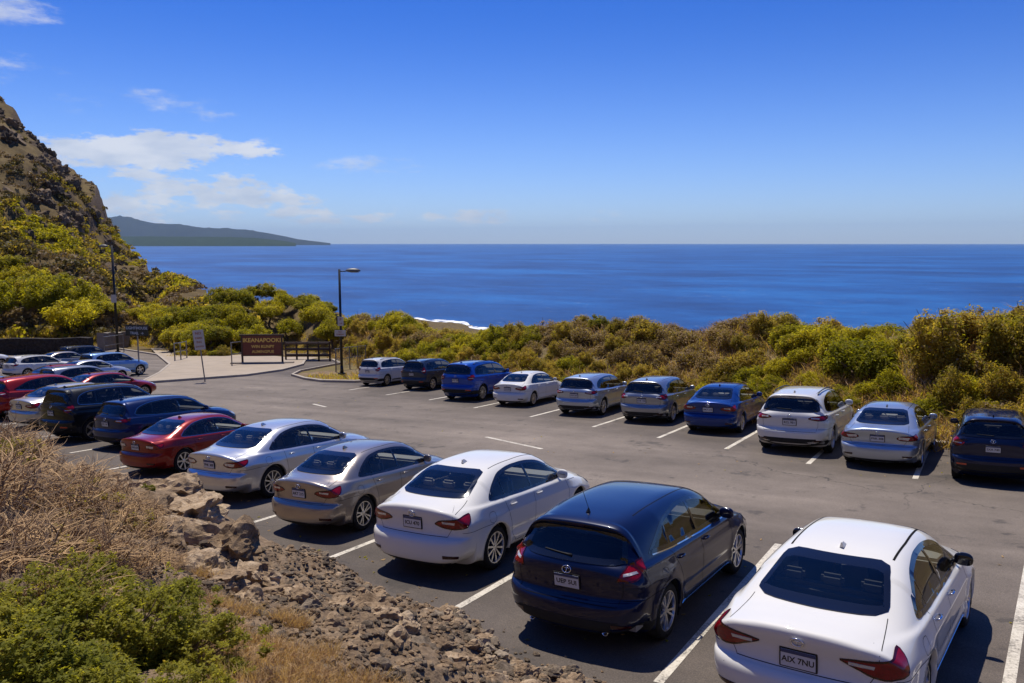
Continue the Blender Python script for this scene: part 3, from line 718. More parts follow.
class Shell:
    """the painted body of one car type and the projections that lay parts on it"""
    def __init__(s, T):
        s.T = T; s.L = T['L']; G = body_grid(T); nr_, nc_ = G.shape[:2]
        V = G.reshape(-1, 3).copy(); V[:, 1] -= s.L / 2
        idx = np.arange(nr_ * nc_).reshape(nr_, nc_)
        nxt = np.roll(idx, -1, axis=0)
        Q = np.stack([idx[:, :-1], idx[:, 1:], nxt[:, 1:], nxt[:, :-1]], -1)
        # last row wraps round to the first
        Q = Q.reshape(-1, 4)
        V2 = V * [-1, 1, 1]; Q2 = Q[:, ::-1] + len(V)
        bm = bmesh.new(); vs = [bm.verts.new(p) for p in np.vstack([V, V2])]
        for q in np.vstack([Q, Q2]):
            try: bm.faces.new([vs[i] for i in q])
            except Exception: pass
        bmesh.ops.remove_doubles(bm, verts=bm.verts[:], dist=.0008)
        bmesh.ops.dissolve_degenerate(bm, dist=1e-5, edges=bm.edges[:])
        bmesh.ops.recalc_face_normals(bm, faces=bm.faces[:])
        bm.normal_update(); s.bm = bm
        s.tree = BVHTree.FromBMesh(bm)
    def cast(s, o, d):
        p, n, i, _ = s.tree.ray_cast(Vector(o), Vector(d).normalized())
        if p is None: return None
        if n.dot(Vector(d)) > 0: n = -n
        return p, n
    def side(s, sg):
        return lambda u, z: s.cast((sg * 3, u - s.L / 2, z), (-sg, 0, 0))
    def back(s, q, z):
        x0 = .50; sg = 1 if q >= 0 else -1; q = abs(q)
        if q <= x0: return s.cast((sg * q, -s.L / 2 - 1, z), (0, 1, 0))
        a = (q - x0) / .42; d = (sg * math.sin(a), -math.cos(a)); c = (sg * x0, -s.L / 2 + .45)
        return s.cast((c[0] + d[0] * 2, c[1] + d[1] * 2, z), (-d[0], -d[1], 0))
    def front(s, q, z):
        x0 = .45; sg = 1 if q >= 0 else -1; q = abs(q)
        if q <= x0: return s.cast((sg * q, s.L / 2 + 1, z), (0, -1, 0))
        a = (q - x0) / .42; d = (sg * math.sin(a), math.cos(a)); c = (sg * x0, s.L / 2 - .5)
        return s.cast((c[0] + d[0] * 2, c[1] + d[1] * 2, z), (-d[0], -d[1], 0))
    def top(s, x, u): return s.cast((x, u - s.L / 2, 3), (0, 0, -1))
    def patch(s, mb, outline, proj, off=.004, step=.06, holes=(), m=0, skirt=.012, band=None, mband=1):
        """lay a filled outline on the body; band=width of a darker rim inside the edge"""
        loops = [densify(outline, step)]
        for h in holes: loops.append(densify(h, step))
        inner = None
        if band: inner = inset(outline, band); loops.append(densify(inner, step))
        pts = []; ed = []
        for lp in loops:
            b = len(pts); pts += [Vector(p) for p in lp]; ed += [(b + i, b + (i + 1) % len(lp)) for i in range(len(lp))]
        xs = [p[0] for p in outline]; zs = [p[1] for p in outline]
        io = inset(outline, step * .4)
        for X in np.arange(min(xs) + step / 2, max(xs), step):
            for Z in np.arange(min(zs) + step / 2, max(zs), step):
                if inside(io, X, Z) and not any(inside(h, X, Z) for h in holes): pts.append(Vector((X, Z)))
        r = delaunay_2d_cdt(pts, ed, [], 0, 1e-6); P2 = r[0]
        hit = []; nrm = []
        for p in P2:
            h = proj(p.x, p.y)
            hit.append(h)
        V = [(h[0] + h[1] * off) if h else None for h in hit]
        Fk = {0: [], 1: []}
        for f in r[2]:
            if any(V[i] is None for i in f): continue
            c = sum((P2[i] for i in f), Vector((0, 0))) / len(f)
            if not inside(outline, c.x, c.y) or any(inside(h, c.x, c.y) for h in holes): continue
            a_, b_, c_ = (V[i] for i in f[:3]); n = (b_ - a_).cross(c_ - a_)
            f = tuple(f) if n.dot(hit[f[0]][1]) > 0 else tuple(f)[::-1]
            Fk[1 if (inner and not inside(inner, c.x, c.y)) else 0].append(f)
        VV = [v if v is not None else Vector((0, 0, 0)) for v in V]
        used = sorted({i for k in Fk for f in Fk[k] for i in f}); mp = {i: j for j, i in enumerate(used)}
        b = len(mb.v)
        mb.v += [tuple(VV[i]) for i in used]
        for k, mm in ((0, m), (1, mband)):
            mb.f += [tuple(b + mp[i] for i in f) for f in Fk[k]]; mb.m += [mm] * len(Fk[k])
        # skirt: turn the rim down into the body so that the part has thickness
        if skirt:
            ec = {}
            for k in Fk:
                for f in Fk[k]:
                    for i in range(len(f)): a_, b_ = f[i], f[(i + 1) % len(f)]; ec[(a_, b_)] = k
            for (a_, b_), k in list(ec.items()):
                if (b_, a_) not in ec:
                    pa, pb = V[a_], V[b_]; qa, qb = pa - hit[a_][1] * skirt, pb - hit[b_][1] * skirt
                    j = len(mb.v); mb.v += [tuple(pa), tuple(pb), tuple(qb), tuple(qa)]; mb.f.append((j + 1, j, j + 3, j + 2)); mb.m.append(mband if k else m)
    def ribbon(s, mb, line, proj, wd=.006, off=.0015, m=0, closed=False, step=.035):
        P = [np.array(p) for p in densify(line, step, closed)]; n = len(P)
        if n < 2: return
        prev = None; first = None
        for i in range(n + (1 if closed else 0)):
            p = P[i % n]; a = P[(i - 1) % n] if (closed or i > 0) else P[0]; b = P[(i + 1) % n] if (closed or i < n - 1) else P[-1]
            d = b - a; d = d / (np.linalg.norm(d) + 1e-9); q = np.array([-d[1], d[0]]) * .5 * wd
            h1, h2 = proj(*(p - q)), proj(*(p + q))
            if h1 is None or h2 is None or (prev and (h1[0] - prev[2]).length > .25): prev = None; continue
            v1, v2 = h1[0] + h1[1] * off, h2[0] + h2[1] * off
            j = len(mb.v); mb.v += [tuple(v1), tuple(v2)]
            if prev:
                f = (prev[0], j, j + 1, prev[1])
                nn = (v1 - Vector(mb.v[prev[0]])).cross(v2 - v1)
                if nn.dot(h1[1]) < 0: f = f[::-1]
                mb.f.append(f); mb.m.append(m)
            prev = (j, j + 1, h1[0])

LAMPS = dict(
    upright=[(.74, 1.02), (.76, 1.20), (.84, 1.30), (1.0, 1.30), (1.04, 1.14), (.98, 1.0), (.86, .95)],
    wedge=[(.56, .90), (.62, .98), (.80, 1.03), (1.08, 1.06), (1.08, .95), (.96, .87), (.74, .86)],
    wide=[(.36, .815), (.45, .875), (.75, .90), (.95, .935), (1.12, .95), (1.06, .85), (.93, .765), (.72, .745), (.50, .765)],
    long=[(.40, .80), (.47, .865), (.80, .885), (1.14, .91), (1.08, .83), (.95, .775), (.78, .745), (.50, .75)],
    lux=[(.33, .845), (.45, .865), (.62, .875), (.80, .895), (1.02, .94), (1.12, .95), (1.08, .84), (.98, .74), (.80, .70), (.62, .725), (.45, .785)],
    tall=[(.60, .86), (.64, .94), (.80, 1.03), (.98, 1.085), (1.14, 1.10), (1.10, 1.0), (.98, .91), (.82, .865)],
    slim=[(.42, .915), (.50, .965), (.80, .985), (1.10, 1.01), (1.06, .93), (.92, .875), (.72, .86), (.50, .885)],
    corner=[(.60, 1.05), (.72, 1.10), (.84, 1.17), (1.02, 1.20), (1.06, 1.09), (.94, 1.00), (.84, .93), (.72, .95), (.64, .99)])

def wheel_meshes(R, style):
    """tyre, rim and hub meshes; the outer face points to +x"""
    w_ = .105; t = MB(); rr = R * .70
    t.lathe([(-w_, rr), (-w_ - .004, rr + .02), (-w_ + .004, R - .03), (-w_ + .03, R - .004), (-.04, R), (.04, R), (w_ - .03, R - .004), (w_ - .004, R - .03), (w_ + .004, rr + .02), (w_ - .002, rr), (w_ - .02, rr - .004)], 44)
    rm = MB(); rm.lathe([(w_ - .018, rr + .002), (w_ - .004, rr), (w_ - .006, rr - .014), (w_ - .03, rr - .02), (-w_ + .02, rr - .018), (-w_ + .01, rr)], 44)
    rm.lathe([(w_ - .022, .001), (w_ - .020, .025), (w_ - .026, .05), (w_ - .05, .056)], 24)
    n = {'ten': 10, 'five': 5, 'seven': 7, 'split': 10}[style]
    for k in range(n):
        a = 2 * math.pi * (k // 2 * 2 + .5 + (k % 2 - .5) * .62) / n if style == 'split' else 2 * math.pi * k / n
        w0, w1 = {'ten': (.014, .020), 'five': (.034, .046), 'seven': (.020, .034), 'split': (.015, .019)}[style]
        ca, sa = math.cos(a), math.sin(a); r0, r1 = .035, rr - .010; V = []
        for r_, hw, xo in ((r0, w0, w_ - .024), ((r0 + r1) / 2, (w0 + w1) / 2, w_ - .016), (r1, w1, w_ - .012)):
            for tt, xx in ((-hw, xo - .032), (-hw * .75, xo), (hw * .75, xo), (hw, xo - .032)):
                V.append((xx, r_ * ca - tt * sa, r_ * sa + tt * ca))
        rm.add(V, [(i * 4 + k_, i * 4 + k_ + 1, (i + 1) * 4 + k_ + 1, (i + 1) * 4 + k_) for i in range(2) for k_ in range(3)] + [(0, 3, 7, 4), (4, 7, 11, 8)])
    h = MB(); h.lathe([(.02, .001), (.02, rr * .78), (0, rr * .80), (-.02, rr * .78)], 32); h.lathe([(-w_ + .03, .001), (-w_ + .03, rr - .01)], 32)
    return t, rm, h

WHEELS = {}
def build_car(kind, lamp, wheelstyle='ten', plate=None, tinted=False, seats='d', extras=()):
    """one car of a kind at the origin, nose towards +Y, with every part parented to an Empty"""
    T = TYPES[kind]; S = Shell(T); L = T['L']; Wd = T['W']
    suvish = kind in ('wagon', 'suv', 'hatch'); trim_low = suvish
    root = empty('parked_car')
    dlo = chaikin(T['dlo'], 2, .2); rg = chaikin(T['rearglass'], 2, .10); ws = chaikin(T['windshield'], 2, .10)
    # ---- lay parts on the closed body first
    parts = []
    fr = MB(); glasses = []
    inner = inset(dlo, .042); holes = []; rest = inner
    for (c0, sl, gap) in T['splits']:
        nx, nz = 1.0, -sl
        h0 = clip_poly(rest, nx, nz, c0 - sl * 1.1 - gap / 2); rest = clip_poly(rest, -nx, -nz, -(c0 - sl * 1.1 + gap / 2))
        if len(h0) > 2: holes.append(h0)
    holes.append(rest)
    for sg in (1, -1):
        f1 = MB(); S.patch(f1, dlo, S.side(sg), .003, .07, holes); parts.append(('window_frame', f1, [M_gloss], True))
        if 'chromeline' in extras: c_ = MB(); S.ribbon(c_, dlo, S.side(sg), .008, .0065, closed=True); parts.append(('window_trim', c_, [M_chrome], True))
        if 'chromebottom' in extras: c_ = MB(); S.ribbon(c_, [(.66, 1.062), (1.2, 1.018), (2.1, .974), (3.07, .954)], S.side(sg), .014, .005); parts.append(('window_trim', c_, [M_chrome], True))
        for h in holes:
            g_ = MB(); S.patch(g_, h, S.side(sg), .001, .08, skirt=0); parts.append(('side_window', g_, [M_tint if tinted else M_glass], True))
    rgp = lambda x, z: S.cast((x, -L / 2 - 1, z), (0, 1, 0))
    wsp = lambda x, z: S.cast((x, L / 2 + 1, z), (0, -1, 0))
    g_ = MB(); S.patch(g_, rg, rgp, .009, .035, skirt=.035, band=.048 if not suvish else .055); parts.append(('rear_window', g_, [M_tint if tinted or suvish else M_glass, M_gloss], True))
    g_ = MB(); S.patch(g_, ws, wsp, .006, .045, band=.05); parts.append(('windshield', g_, [M_glass, M_gloss], True))
    lp = chaikin(LAMPS[lamp], 1, .18)
    for sg in (1, -1):
        pj = (lambda q, z, sg=sg: S.back(sg * q, z))
        g_ = MB(); S.patch(g_, lp, pj, .007, .03, skirt=.03, band=.017); 
        parts.append(('tail_light', g_, [M_red, M_redlo], True, 'red tail light lens'))
        # the reversing lamp strip and the dark split across the trunk shut line
        zs = [p[1] for p in lp]; zm = (min(zs) + max(zs)) / 2
        if lamp in ('wide', 'long', 'lux', 'slim', 'wedge'):
            c_ = MB(); q0 = .50 if lamp != 'lux' else .42
            strip_ = [(q0, zm - .020), (q0 + .24, zm - .028), (q0 + .25, zm + .004), (q0, zm + .012)]
            if lamp == 'long': strip_ = [(.46, zm - .035), (.72, zm - .05), (.76, zm + .01), (.46, zm + .025)]
            S.patch(c_, strip_, pj, .010, .03, skirt=.004)
            parts.append(('reverse_lamp', c_, [M_clear], True))
        else:
            c_ = MB(); q0 = .80; S.patch(c_, [(q0 - .10, zm - .055), (q0 + .14, zm - .03), (q0 + .12, zm - .008), (q0 - .10, zm - .03)], pj, .010, .03, skirt=.004); parts.append(('reverse_lamp', c_, [M_clear], True))
        hz = .66 if kind != 'suv' else .86
        hp = [(.38, hz - .02), (.60, hz + .05), (.95, hz + .10), (1.22, hz + .15), (1.10, hz + .03), (.80, hz - .05), (.45, hz - .07)]
        g_ = MB(); S.patch(g_, chaikin(hp, 1), lambda q, z, sg=sg: S.front(sg * q, z), .005, .04, skirt=.02, band=.012); parts.append(('headlight', g_, [M_clear, M_blk], True))
        rz_ = .36 if kind != 'suv' else .50
        r_ = MB(); S.patch(r_, [(.55, rz_), (.80, rz_), (.80, rz_ + .035), (.55, rz_ + .045)], pj, .006, .03); parts.append(('rear_reflector', r_, [M_redlo if kind != 'suv' else M_amber], False))
    # grille and lower front
    g_ = MB(); gz = .52 if kind != 'suv' else .70
    S.patch(g_, chaikin([(-.42, gz - .12), (.42, gz - .12), (.36, gz + .05), (-.36, gz + .05)], 1), S.front, .004, .05); parts.append(('grille', g_, [M_matt], True))
    # rear lower valance
    v_ = MB()
    if trim_low:
        zt = .38 if kind != 'suv' else .50
        S.patch(v_, [(-1.25, .24 if kind != 'suv' else .32), (1.25, .24 if kind != 'suv' else .32), (1.25, zt), (.70, zt), (.62, zt + .05), (-.62, zt + .05), (-.70, zt), (-1.25, zt)], S.back, .004, .05)
        parts.append(('bumper_trim', v_, [M_matt], True))
    else:
        S.patch(v_, [(-.80, .225), (.80, .225), (.66, .285), (-.66, .285)], S.back, .004, .05); parts.append(('bumper_trim', v_, [M_matt], True))
    # number plate
    pz = {'sedan': .80, 'saloon': .79, 'hatch': .80, 'wagon': .82, 'suv': .93}[kind]
    if lamp == 'lux': pz = .745
    h = S.back(0, pz); n_ = h[1]; upv = (Vector((0, 0, 1)) - n_ * n_.z).normalized(); rtv = upv.cross(n_).normalized()
    M_ = Matrix((rtv, upv, n_)).transposed().to_4x4(); M_.translation = h[0] + n_ * .012
    pf = MB(); pf.box((0, 0, -.004), (.335, .178, .016), 0, bev=.004); pf.box((0, 0, .0055), (.305, .152, .006), 1); pf.box((0, .060, .0095), (.305, .030, .003), 2)
    pf.v = [tuple(M_ @ Vector(p)) for p in pf.v]; parts.append(('license_plate', pf, [M_blk, M_plate, M_pblue], False))
    # emblem: an oval ring with a small bar across
    ez = {'sedan': .925, 'saloon': .915, 'hatch': .93, 'wagon': .96, 'suv': 1.11}[kind]
    h = S.back(0, ez); n_ = h[1]; upv = (Vector((0, 0, 1)) - n_ * n_.z).normalized(); rtv = upv.cross(n_).normalized()
    ME_ = Matrix((rtv, upv, n_)).transposed().to_4x4(); ME_.translation = h[0] + n_ * .006
    e_ = MB(); ring = [(.055 * math.cos(k * math.pi / 12), .040 * math.sin(k * math.pi / 12), .004) for k in range(25)]
    e_.tube(ring, .0065, 6, cap=False); e_.tube([(-.035, .012, .004), (0, .018, .006), (.035, .012, .004)], .005, 6); e_.tube([(0, .018, .005), (0, -.034, .005)], .005, 6)
    e_.v = [tuple(ME_ @ Vector(p)) for p in e_.v]; parts.append(('emblem', e_, [M_chrome], True))
    # door handles
    dz = {'sedan': .865, 'saloon': .85, 'hatch': .885, 'wagon': .885, 'suv': .99}[kind]
    for sg in (1, -1):
        for (d0, d1) in T['doors']:
            uu = d1 - .20 if d0 < 2 and False else d0 + .16
            h = S.side(sg)(uu + .0, dz); hm = MB()
            base = h[0]; nx_ = h[1]
            hm.tube([base + Vector((0, -.07, -.004)) + nx_ * .004, base + Vector((0, -.055, 0)) + nx_ * .030, base + nx_ * .036, base + Vector((0, .055, .002)) + nx_ * .030, base + Vector((0, .075, .002)) + nx_ * .004], [.011, .013, .014, .013, .011], 8)
            parts.append(('door_handle', hm, ['PAINT' if 'chromehandle' not in extras else M_chrome], True))
    # mirrors
    mu = T['doors'][1][1] - .22; mz = T['belt'][2][1] + .06 + (.02 if kind == 'suv' else 0)
    for sg in (1, -1):
        h = S.side(sg)(mu, mz); mm = MB(); bm_ = bmesh.new(); bmesh.ops.create_uvsphere(bm_, u_segments=18, v_segments=12, radius=1)
        for q in bm_.verts:
            q.co = Vector((math.copysign(abs(q.co.x) ** .75, q.co.x) * .098, q.co.y * .070 if q.co.y > 0 else q.co.y * .028, math.copysign(abs(q.co.z) ** .8, q.co.z) * .075))
            q.co.x *= 1; q.co.y -= abs(q.co.x) * .12
        bm_.transform(Matrix.Translation((h[0].x + sg * .105, h[0].y, mz + .035))); bm_.verts.ensure_lookup_table()
        mm.add([q.co for q in bm_.verts], [[q.index for q in f.verts] for f in bm_.faces]); bm_.free()
        parts.append(('mirror', mm, ['PAINT' if 'blackmirror' not in extras else M_gloss], True))
        am = MB(); am.tube([h[0] - Vector((sg * .02, 0, .0)), h[0] + Vector((sg * .05, .01, .01))], [.03, .024], 8)
        am.tube([(h[0].x + sg * .05, h[0].y - .026, mz + .035), (h[0].x + sg * .18, h[0].y - .045, mz + .035)], .004, 6)
        parts.append(('mirror_arm', am, [M_blk], True))
    # antenna / roof rails / wiper / brake lamp / spoiler
    ru = {'sedan': 1.45, 'saloon': 1.62, 'hatch': .62, 'wagon': .66, 'suv': .60}[kind]
    h = S.top(0, ru); f_ = MB()
    if 'mast' in extras:
        f_.tube([h[0], h[0] + Vector((0, .01, .05))], [.03, .008], 8); f_.tube([h[0] + Vector((0, .01, .04)), h[0] + Vector((0, -.13, .28))], .0035, 5)
    else:
        f_.add([h[0] + Vector(p) for p in [(-.022, .07, -.006), (.022, .07, -.006), (.022, -.07, -.006), (-.022, -.07, -.006), (-.006, -.035, .055), (.006, -.035, .055), (.006, -.075, .05), (-.006, -.075, .05)]], [(0, 1, 5, 4), (1, 2, 6, 5), (2, 3, 7, 6), (3, 0, 4, 7), (4, 5, 6, 7)])
    parts.append(('antenna', f_, ['PAINT' if 'mast' not in extras else M_blk], False))
    if 'rails' in extras:
        for sg in (1, -1):
            r_ = MB(); P = []
            for k, uu in enumerate(np.linspace(ru + .05, 2.55, 12)):
                hh = S.top(sg * .555 * (1 if kind == 'suv' else .97), uu); P.append(hh[0] + Vector((0, 0, .045 if 0 < k < 11 else .0)))
            r_.tube(P, .014, 6); parts.append(('roof_rail', r_, [M_blk], True))
    if suvish:
        wz = T['rearglass'][0][1] + .045; w_ = MB(); P = []
        for x_ in np.linspace(.02, -.34, 6):
            hh = rgp(x_, wz + (.0 if x_ > -.1 else .0) + .02 * (x_ / -.34)); P.append(hh[0] + hh[1] * .018)
        w_.tube(P, [.016, .010, .008, .008, .007, .006], 6); parts.append(('rear_wiper', w_, [M_matt], True))
        b_ = MB(); zt = T['rearglass'][2][1] + .030; S.patch(b_, [(-.09, zt), (.09, zt), (.085, zt + .014), (-.085, zt + .014)], S.back, .005, .04); parts.append(('brake_lamp', b_, [M_redlo], False))
    if kind == 'hatch':
        for sg in (1, -1):
            x_ = MB(); c_ = (sg * .46, -L / 2 + .15, .285); x_.lathe([(-.03, .036), (-.06, .036), (-.06, .031), (.05, .029)], 20, 'y', c_); x_.lathe([(-.04, .0), (-.04, .03)], 20, 'y', c_, 1); parts.append(('exhaust_tip', x_, [M_chrome, M_blk], True))
    # ---- shut lines as dark gaps, second material of the body
    sm = MB()
    if suvish:
        zb_, zt_ = .60 if kind != 'suv' else .68, T['rearglass'][0][1]
        wl = .70
        S.ribbon(sm, [(-wl, zt_), (-wl, zb_ + .12), (-wl + .08, zb_), (wl - .08, zb_), (wl, zb_ + .12), (wl, zt_)], S.back, .007)
        S.ribbon(sm, [(wl + .0, zb_ + .06), (1.0, zb_ + .06), (1.5, zb_ + .08)], S.back, .006); S.ribbon(sm, [(-wl, zb_ + .06), (-1.0, zb_ + .06), (-1.5, zb_ + .08)], S.back, .006)
    else:
        wl = .71; zt_ = 1.03
        S.ribbon(sm, [(-wl + .02, zt_), (-wl, .93), (-wl + .03, .74), (-wl + .11, .645), (wl - .11, .645), (wl - .03, .74), (wl, .93), (wl - .02, zt_)], S.back, .007)
        for sg in (1, -1):
            S.ribbon(sm, [(sg * (wl - .02), .06), (sg * (wl - .05), .25), (sg * (wl - .10), .60 if kind == 'sedan' else .72)], S.top, .007)
            S.ribbon(sm, [(sg * .88, .70), (sg * 1.15, .70), (sg * 1.5, .71)], S.back, .006)
    for sg in (1, -1):
        pj = S.side(sg); (a0, a1), (b0, b1) = T['doors']; zb2 = .30 if kind != 'suv' else .42
        zt2 = T['belt'][2][1] + .02
        rw = T['wx'][0]; R_ = T['wr'] + .09
        S.ribbon(sm, [(a1, zt2), (a1 + .015, zb2 + .03), (a1 + .015, zb2)], pj, .007)
        S.ribbon(sm, [(b1 - .06, zt2 - .02), (b1 + .02, .70), (b1 - .02, zb2 + .08), (b1 - .12, zb2), (rw + R_ + .14, zb2), (rw + R_ + .02, zb2 + .12), (rw + R_ - .02, T['wr'] + .30), (a0 - .06, zt2 + .04)], pj, .007)
        S.ribbon(sm, [(b1 + .02, zt2 - .07), (b1 + .35, zt2 - .10)], pj, .005)
        roofx = Wd * .55 if kind != 'suv' else Wd * .63; ra = ru + (.15 if suvish else -.10)
        S.ribbon(sm, [(sg * roofx, ra), (sg * (roofx + .008), (ra + 2.6) / 2), (sg * (roofx - .010), 2.85)], S.top, .022 if 'gutter' in extras else .011)
    # fuel flap outline
    fu = T['wx'][0] - .12; fz = T['wr'] + .47
    S.ribbon(sm, chaikin([(fu - .08, fz - .07), (fu + .08, fz - .07), (fu + .08, fz + .08), (fu - .08, fz + .08)], 2), S.side(1), .005, closed=True)
    # side sill trim
    if 'sill' in extras:
        for sg in (1, -1):
            t_ = MB(); u0, u1 = T['wx'][0] + T['wr'] + .09, T['wx'][1] - T['wr'] - .09; zz = .27 if kind != 'suv' else .38
            S.patch(t_, [(u0, zz - .05), (u1, zz - .05), (u1, zz + .02), (u0, zz + .02)], S.side(sg), .006, .08); parts.append(('sill_trim', t_, [M_matt if kind == 'suv' else M_chrome], False))
    # ---- cut windows and wheel arches out of the body
    bm = S.bm; dl = inset(dlo, .020); kill = []
    rgi = inset(rg, .012); wsi = inset(ws, .014); AR = T['wr'] + .040
    for f in bm.faces:
        c = f.calc_center_median(); n = f.normal; u = c.y + L / 2
        if abs(n.x) > .45 and c.z > .9 and inside(dl, u, c.z) and abs(c.x) > .35: kill.append(f)
        elif n.y < -.08 and u < 1.8 and n.z > -.2 and inside(rgi, c.x, c.z): kill.append(f)
        elif n.y > .08 and u > 2.3 and inside(wsi, c.x, c.z): kill.append(f)
        elif abs(c.x) > Wd - .36 and c.z < T['wr'] + AR + .01:
            for wx in T['wx']:
                if math.hypot(u - wx, c.z - T['wr']) < AR and (abs(c.x) > Wd - .30): kill.append(f); break
    bmesh.ops.delete(bm, geom=kill, context='FACES')
    # snap the arch edge to a true circle, then fold the lip inwards
    arch_e = []
    for e in bm.edges:
        if e.is_boundary:
            c = (e.verts[0].co + e.verts[1].co) / 2; u = c.y + L / 2
            if abs(c.x) > Wd - .16 and c.z < T['wr'] + AR + .06 and min(abs(math.hypot(u - wx, c.z - T['wr']) - AR) for wx in T['wx']) < .05: arch_e.append(e)
    for v in {v for e in arch_e for v in e.verts}:
        u = v.co.y + L / 2; wx = min(T['wx'], key=lambda q: abs(q - u)); du, dz_ = u - wx, v.co.z - T['wr']; r_ = math.hypot(du, dz_)
        k = AR / r_; v.co.y = wx + du * k - L / 2; v.co.z = T['wr'] + dz_ * k
        xs_ = float(ysurf(T, np.array([wx + du * k]), np.array([v.co.z]))[0])
        if abs(abs(v.co.x) - xs_) < .05: v.co.x = math.copysign(xs_, v.co.x)
    r_ = bmesh.ops.extrude_edge_only(bm, edges=arch_e)
    for v in [g for g in r_['geom'] if isinstance(g, bmesh.types.BMVert)]:
        v.co.x -= math.copysign(.05, v.co.x); v.co.z += .004
    me = bpy.data.meshes.new('body'); bm.to_mesh(me); bm.free()
    me.materials.append(None); me.materials.append(M_seam)
    me.polygons.foreach_set('use_smooth', np.ones(len(me.polygons), bool))
    # append the shut lines
    o_ = bpy.data.objects.new('body', me)
    bm2 = bmesh.new(); bm2.from_mesh(me); vs = [bm2.verts.new(p) for p in sm.v]
    for f in sm.f:
        try: nf = bm2.faces.new([vs[i] for i in f]); nf.material_index = 1
        except Exception: pass
    bm2.to_mesh(me); bm2.free(); COL.objects.link(o_); o_.parent = root
    o_['_paint'] = 1
    # ---- cabin: dark tub, seats, dash, wheel wells
    zf = .30 if kind != 'suv' else .42; u0, u1 = (.75 if not suvish else .25), L - 1.25; zb3 = T['belt'][1][1] - .03
    tb = MB()
    hw = Wd - .13
    tb.add([(-hw, u0 - L / 2, zf), (hw, u0 - L / 2, zf), (hw, u1 - L / 2, zf), (-hw, u1 - L / 2, zf), (-hw, u0 - L / 2, zb3 - .04), (hw, u0 - L / 2, zb3 - .04), (hw, u1 - L / 2, zb3 - .08), (-hw, u1 - L / 2, zb3 - .08)], [(0, 1, 2, 3), (0, 4, 5, 1), (1, 5, 6, 2), (2, 6, 7, 3), (3, 7, 4, 0)])
    if not suvish:
        tb.box((0, u0 + .12 - L / 2, zb3 + .03), (1.18, .42, .04), 1, bev=.01)
    tb.box((0, u1 - .22 - L / 2, zb3 - .03), (1.42, .42, .16), 0, bev=.04)
    P = [(-.37 + .18 * math.cos(k * math.pi / 8), u1 - .56 - L / 2 - .06 * math.sin(k * math.pi / 8), zb3 + .0 + .17 * math.sin(k * math.pi / 8)) for k in range(17)]
    tb.tube(P, .014, 6, cap=False)
    parts.append(('cabin', tb, [M_liner, M_seat_l], False))
    seat_m = M_seat_l if seats == 'l' else M_seat_d
    zs_ = zf + .16
    for sx_ in (-.37, .37):
        s_ = MB(); fy = u1 - 1.12 - L / 2
        s_.box((sx_, fy, zs_ + .08), (.48, .50, .16), 0, bev=.04); s_.box((sx_, fy - .30, zs_ + .42), (.46, .14, .58), 0, bev=.05, rx=.28); s_.box((sx_, fy - .42, zs_ + .80), (.25, .09, .17), 0, bev=.035, rx=.2)
        s_.tube([(sx_ - .05, fy - .40, zs_ + .66), (sx_ - .05, fy - .42, zs_ + .76)], .008, 5); s_.tube([(sx_ + .05, fy - .40, zs_ + .66), (sx_ + .05, fy - .42, zs_ + .76)], .008, 5)
        parts.append(('seat', s_, [seat_m], False))
    s_ = MB(); by = u1 - 2.0 - L / 2
    s_.box((0, by + .1, zs_ + .10), (1.30, .48, .16), 0, bev=.04); s_.box((0, by - .22, zs_ + .38), (1.28, .14, .54), 0, bev=.05, rx=.35)
    for sx_ in (-.38, .0, .38): s_.box((sx_, by - .33, zs_ + .70), (.22, .08, .12), 0, bev=.03, rx=.2)
    parts.append(('rear_seat', s_, [seat_m], False))
    for wx in T['wx']:
        for sg in (1, -1):
            w_ = MB(); n = 20; V = []
            for xx in (Wd - .035, Wd - .34):
                for k in range(n + 1):
                    a = math.pi * (k / n) * 1.3 - .15 * math.pi; V.append((sg * xx, wx - L / 2 + (AR + .004) * math.cos(a), T['wr'] + (AR + .004) * math.sin(a)))
            Fc = [(k, k + 1, n + 2 + k, n + 1 + k) for k in range(n)] + [tuple(range(n + 1, 2 * n + 2))]
            w_.add(V, Fc); parts.append(('wheel_well', w_, [M_matt], False))
    made = []
    for p in parts:
        nm, mb, mats, sm_ = p[:4]
        if not mb.f: continue
        o_ = mb.build(nm, [None if q == 'PAINT' else q for q in mats], root, sm_)
        if mats[0] == 'PAINT': o_['_paint'] = 1
        made.append(o_)
        if nm == 'license_plate': pl = o_
    # plate characters
    if plate:
        tx = text_mesh(plate, .074, .0015); tx.transform(M_ @ Matrix.Translation((0, -.012, .0090))); o_ = bpy.data.objects.new('plate_characters', tx); tx.materials.append(M_blk); COL.objects.link(o_); o_.parent = pl
    # wheels
    key = (T['wr'], wheelstyle)
    if key not in WHEELS: WHEELS[key] = tuple(None for _ in range(3)), wheel_meshes(*key)
    for wx in T['wx']:
        for sg in (1, -1):
            t_, rm, h_ = WHEELS[key][1]; ob = []
            w_ = h_.build('wheel', M_disc, root); w_.location = (sg * (Wd - .135), wx - L / 2, T['wr']); w_.rotation_euler = (rng.uniform(0, 6), 0, 0 if sg > 0 else math.pi)
            t_.build('tyre', M_tyre, w_, True); rm.build('rim', M_rim, w_)
    return root
FONT_CACHE = {}
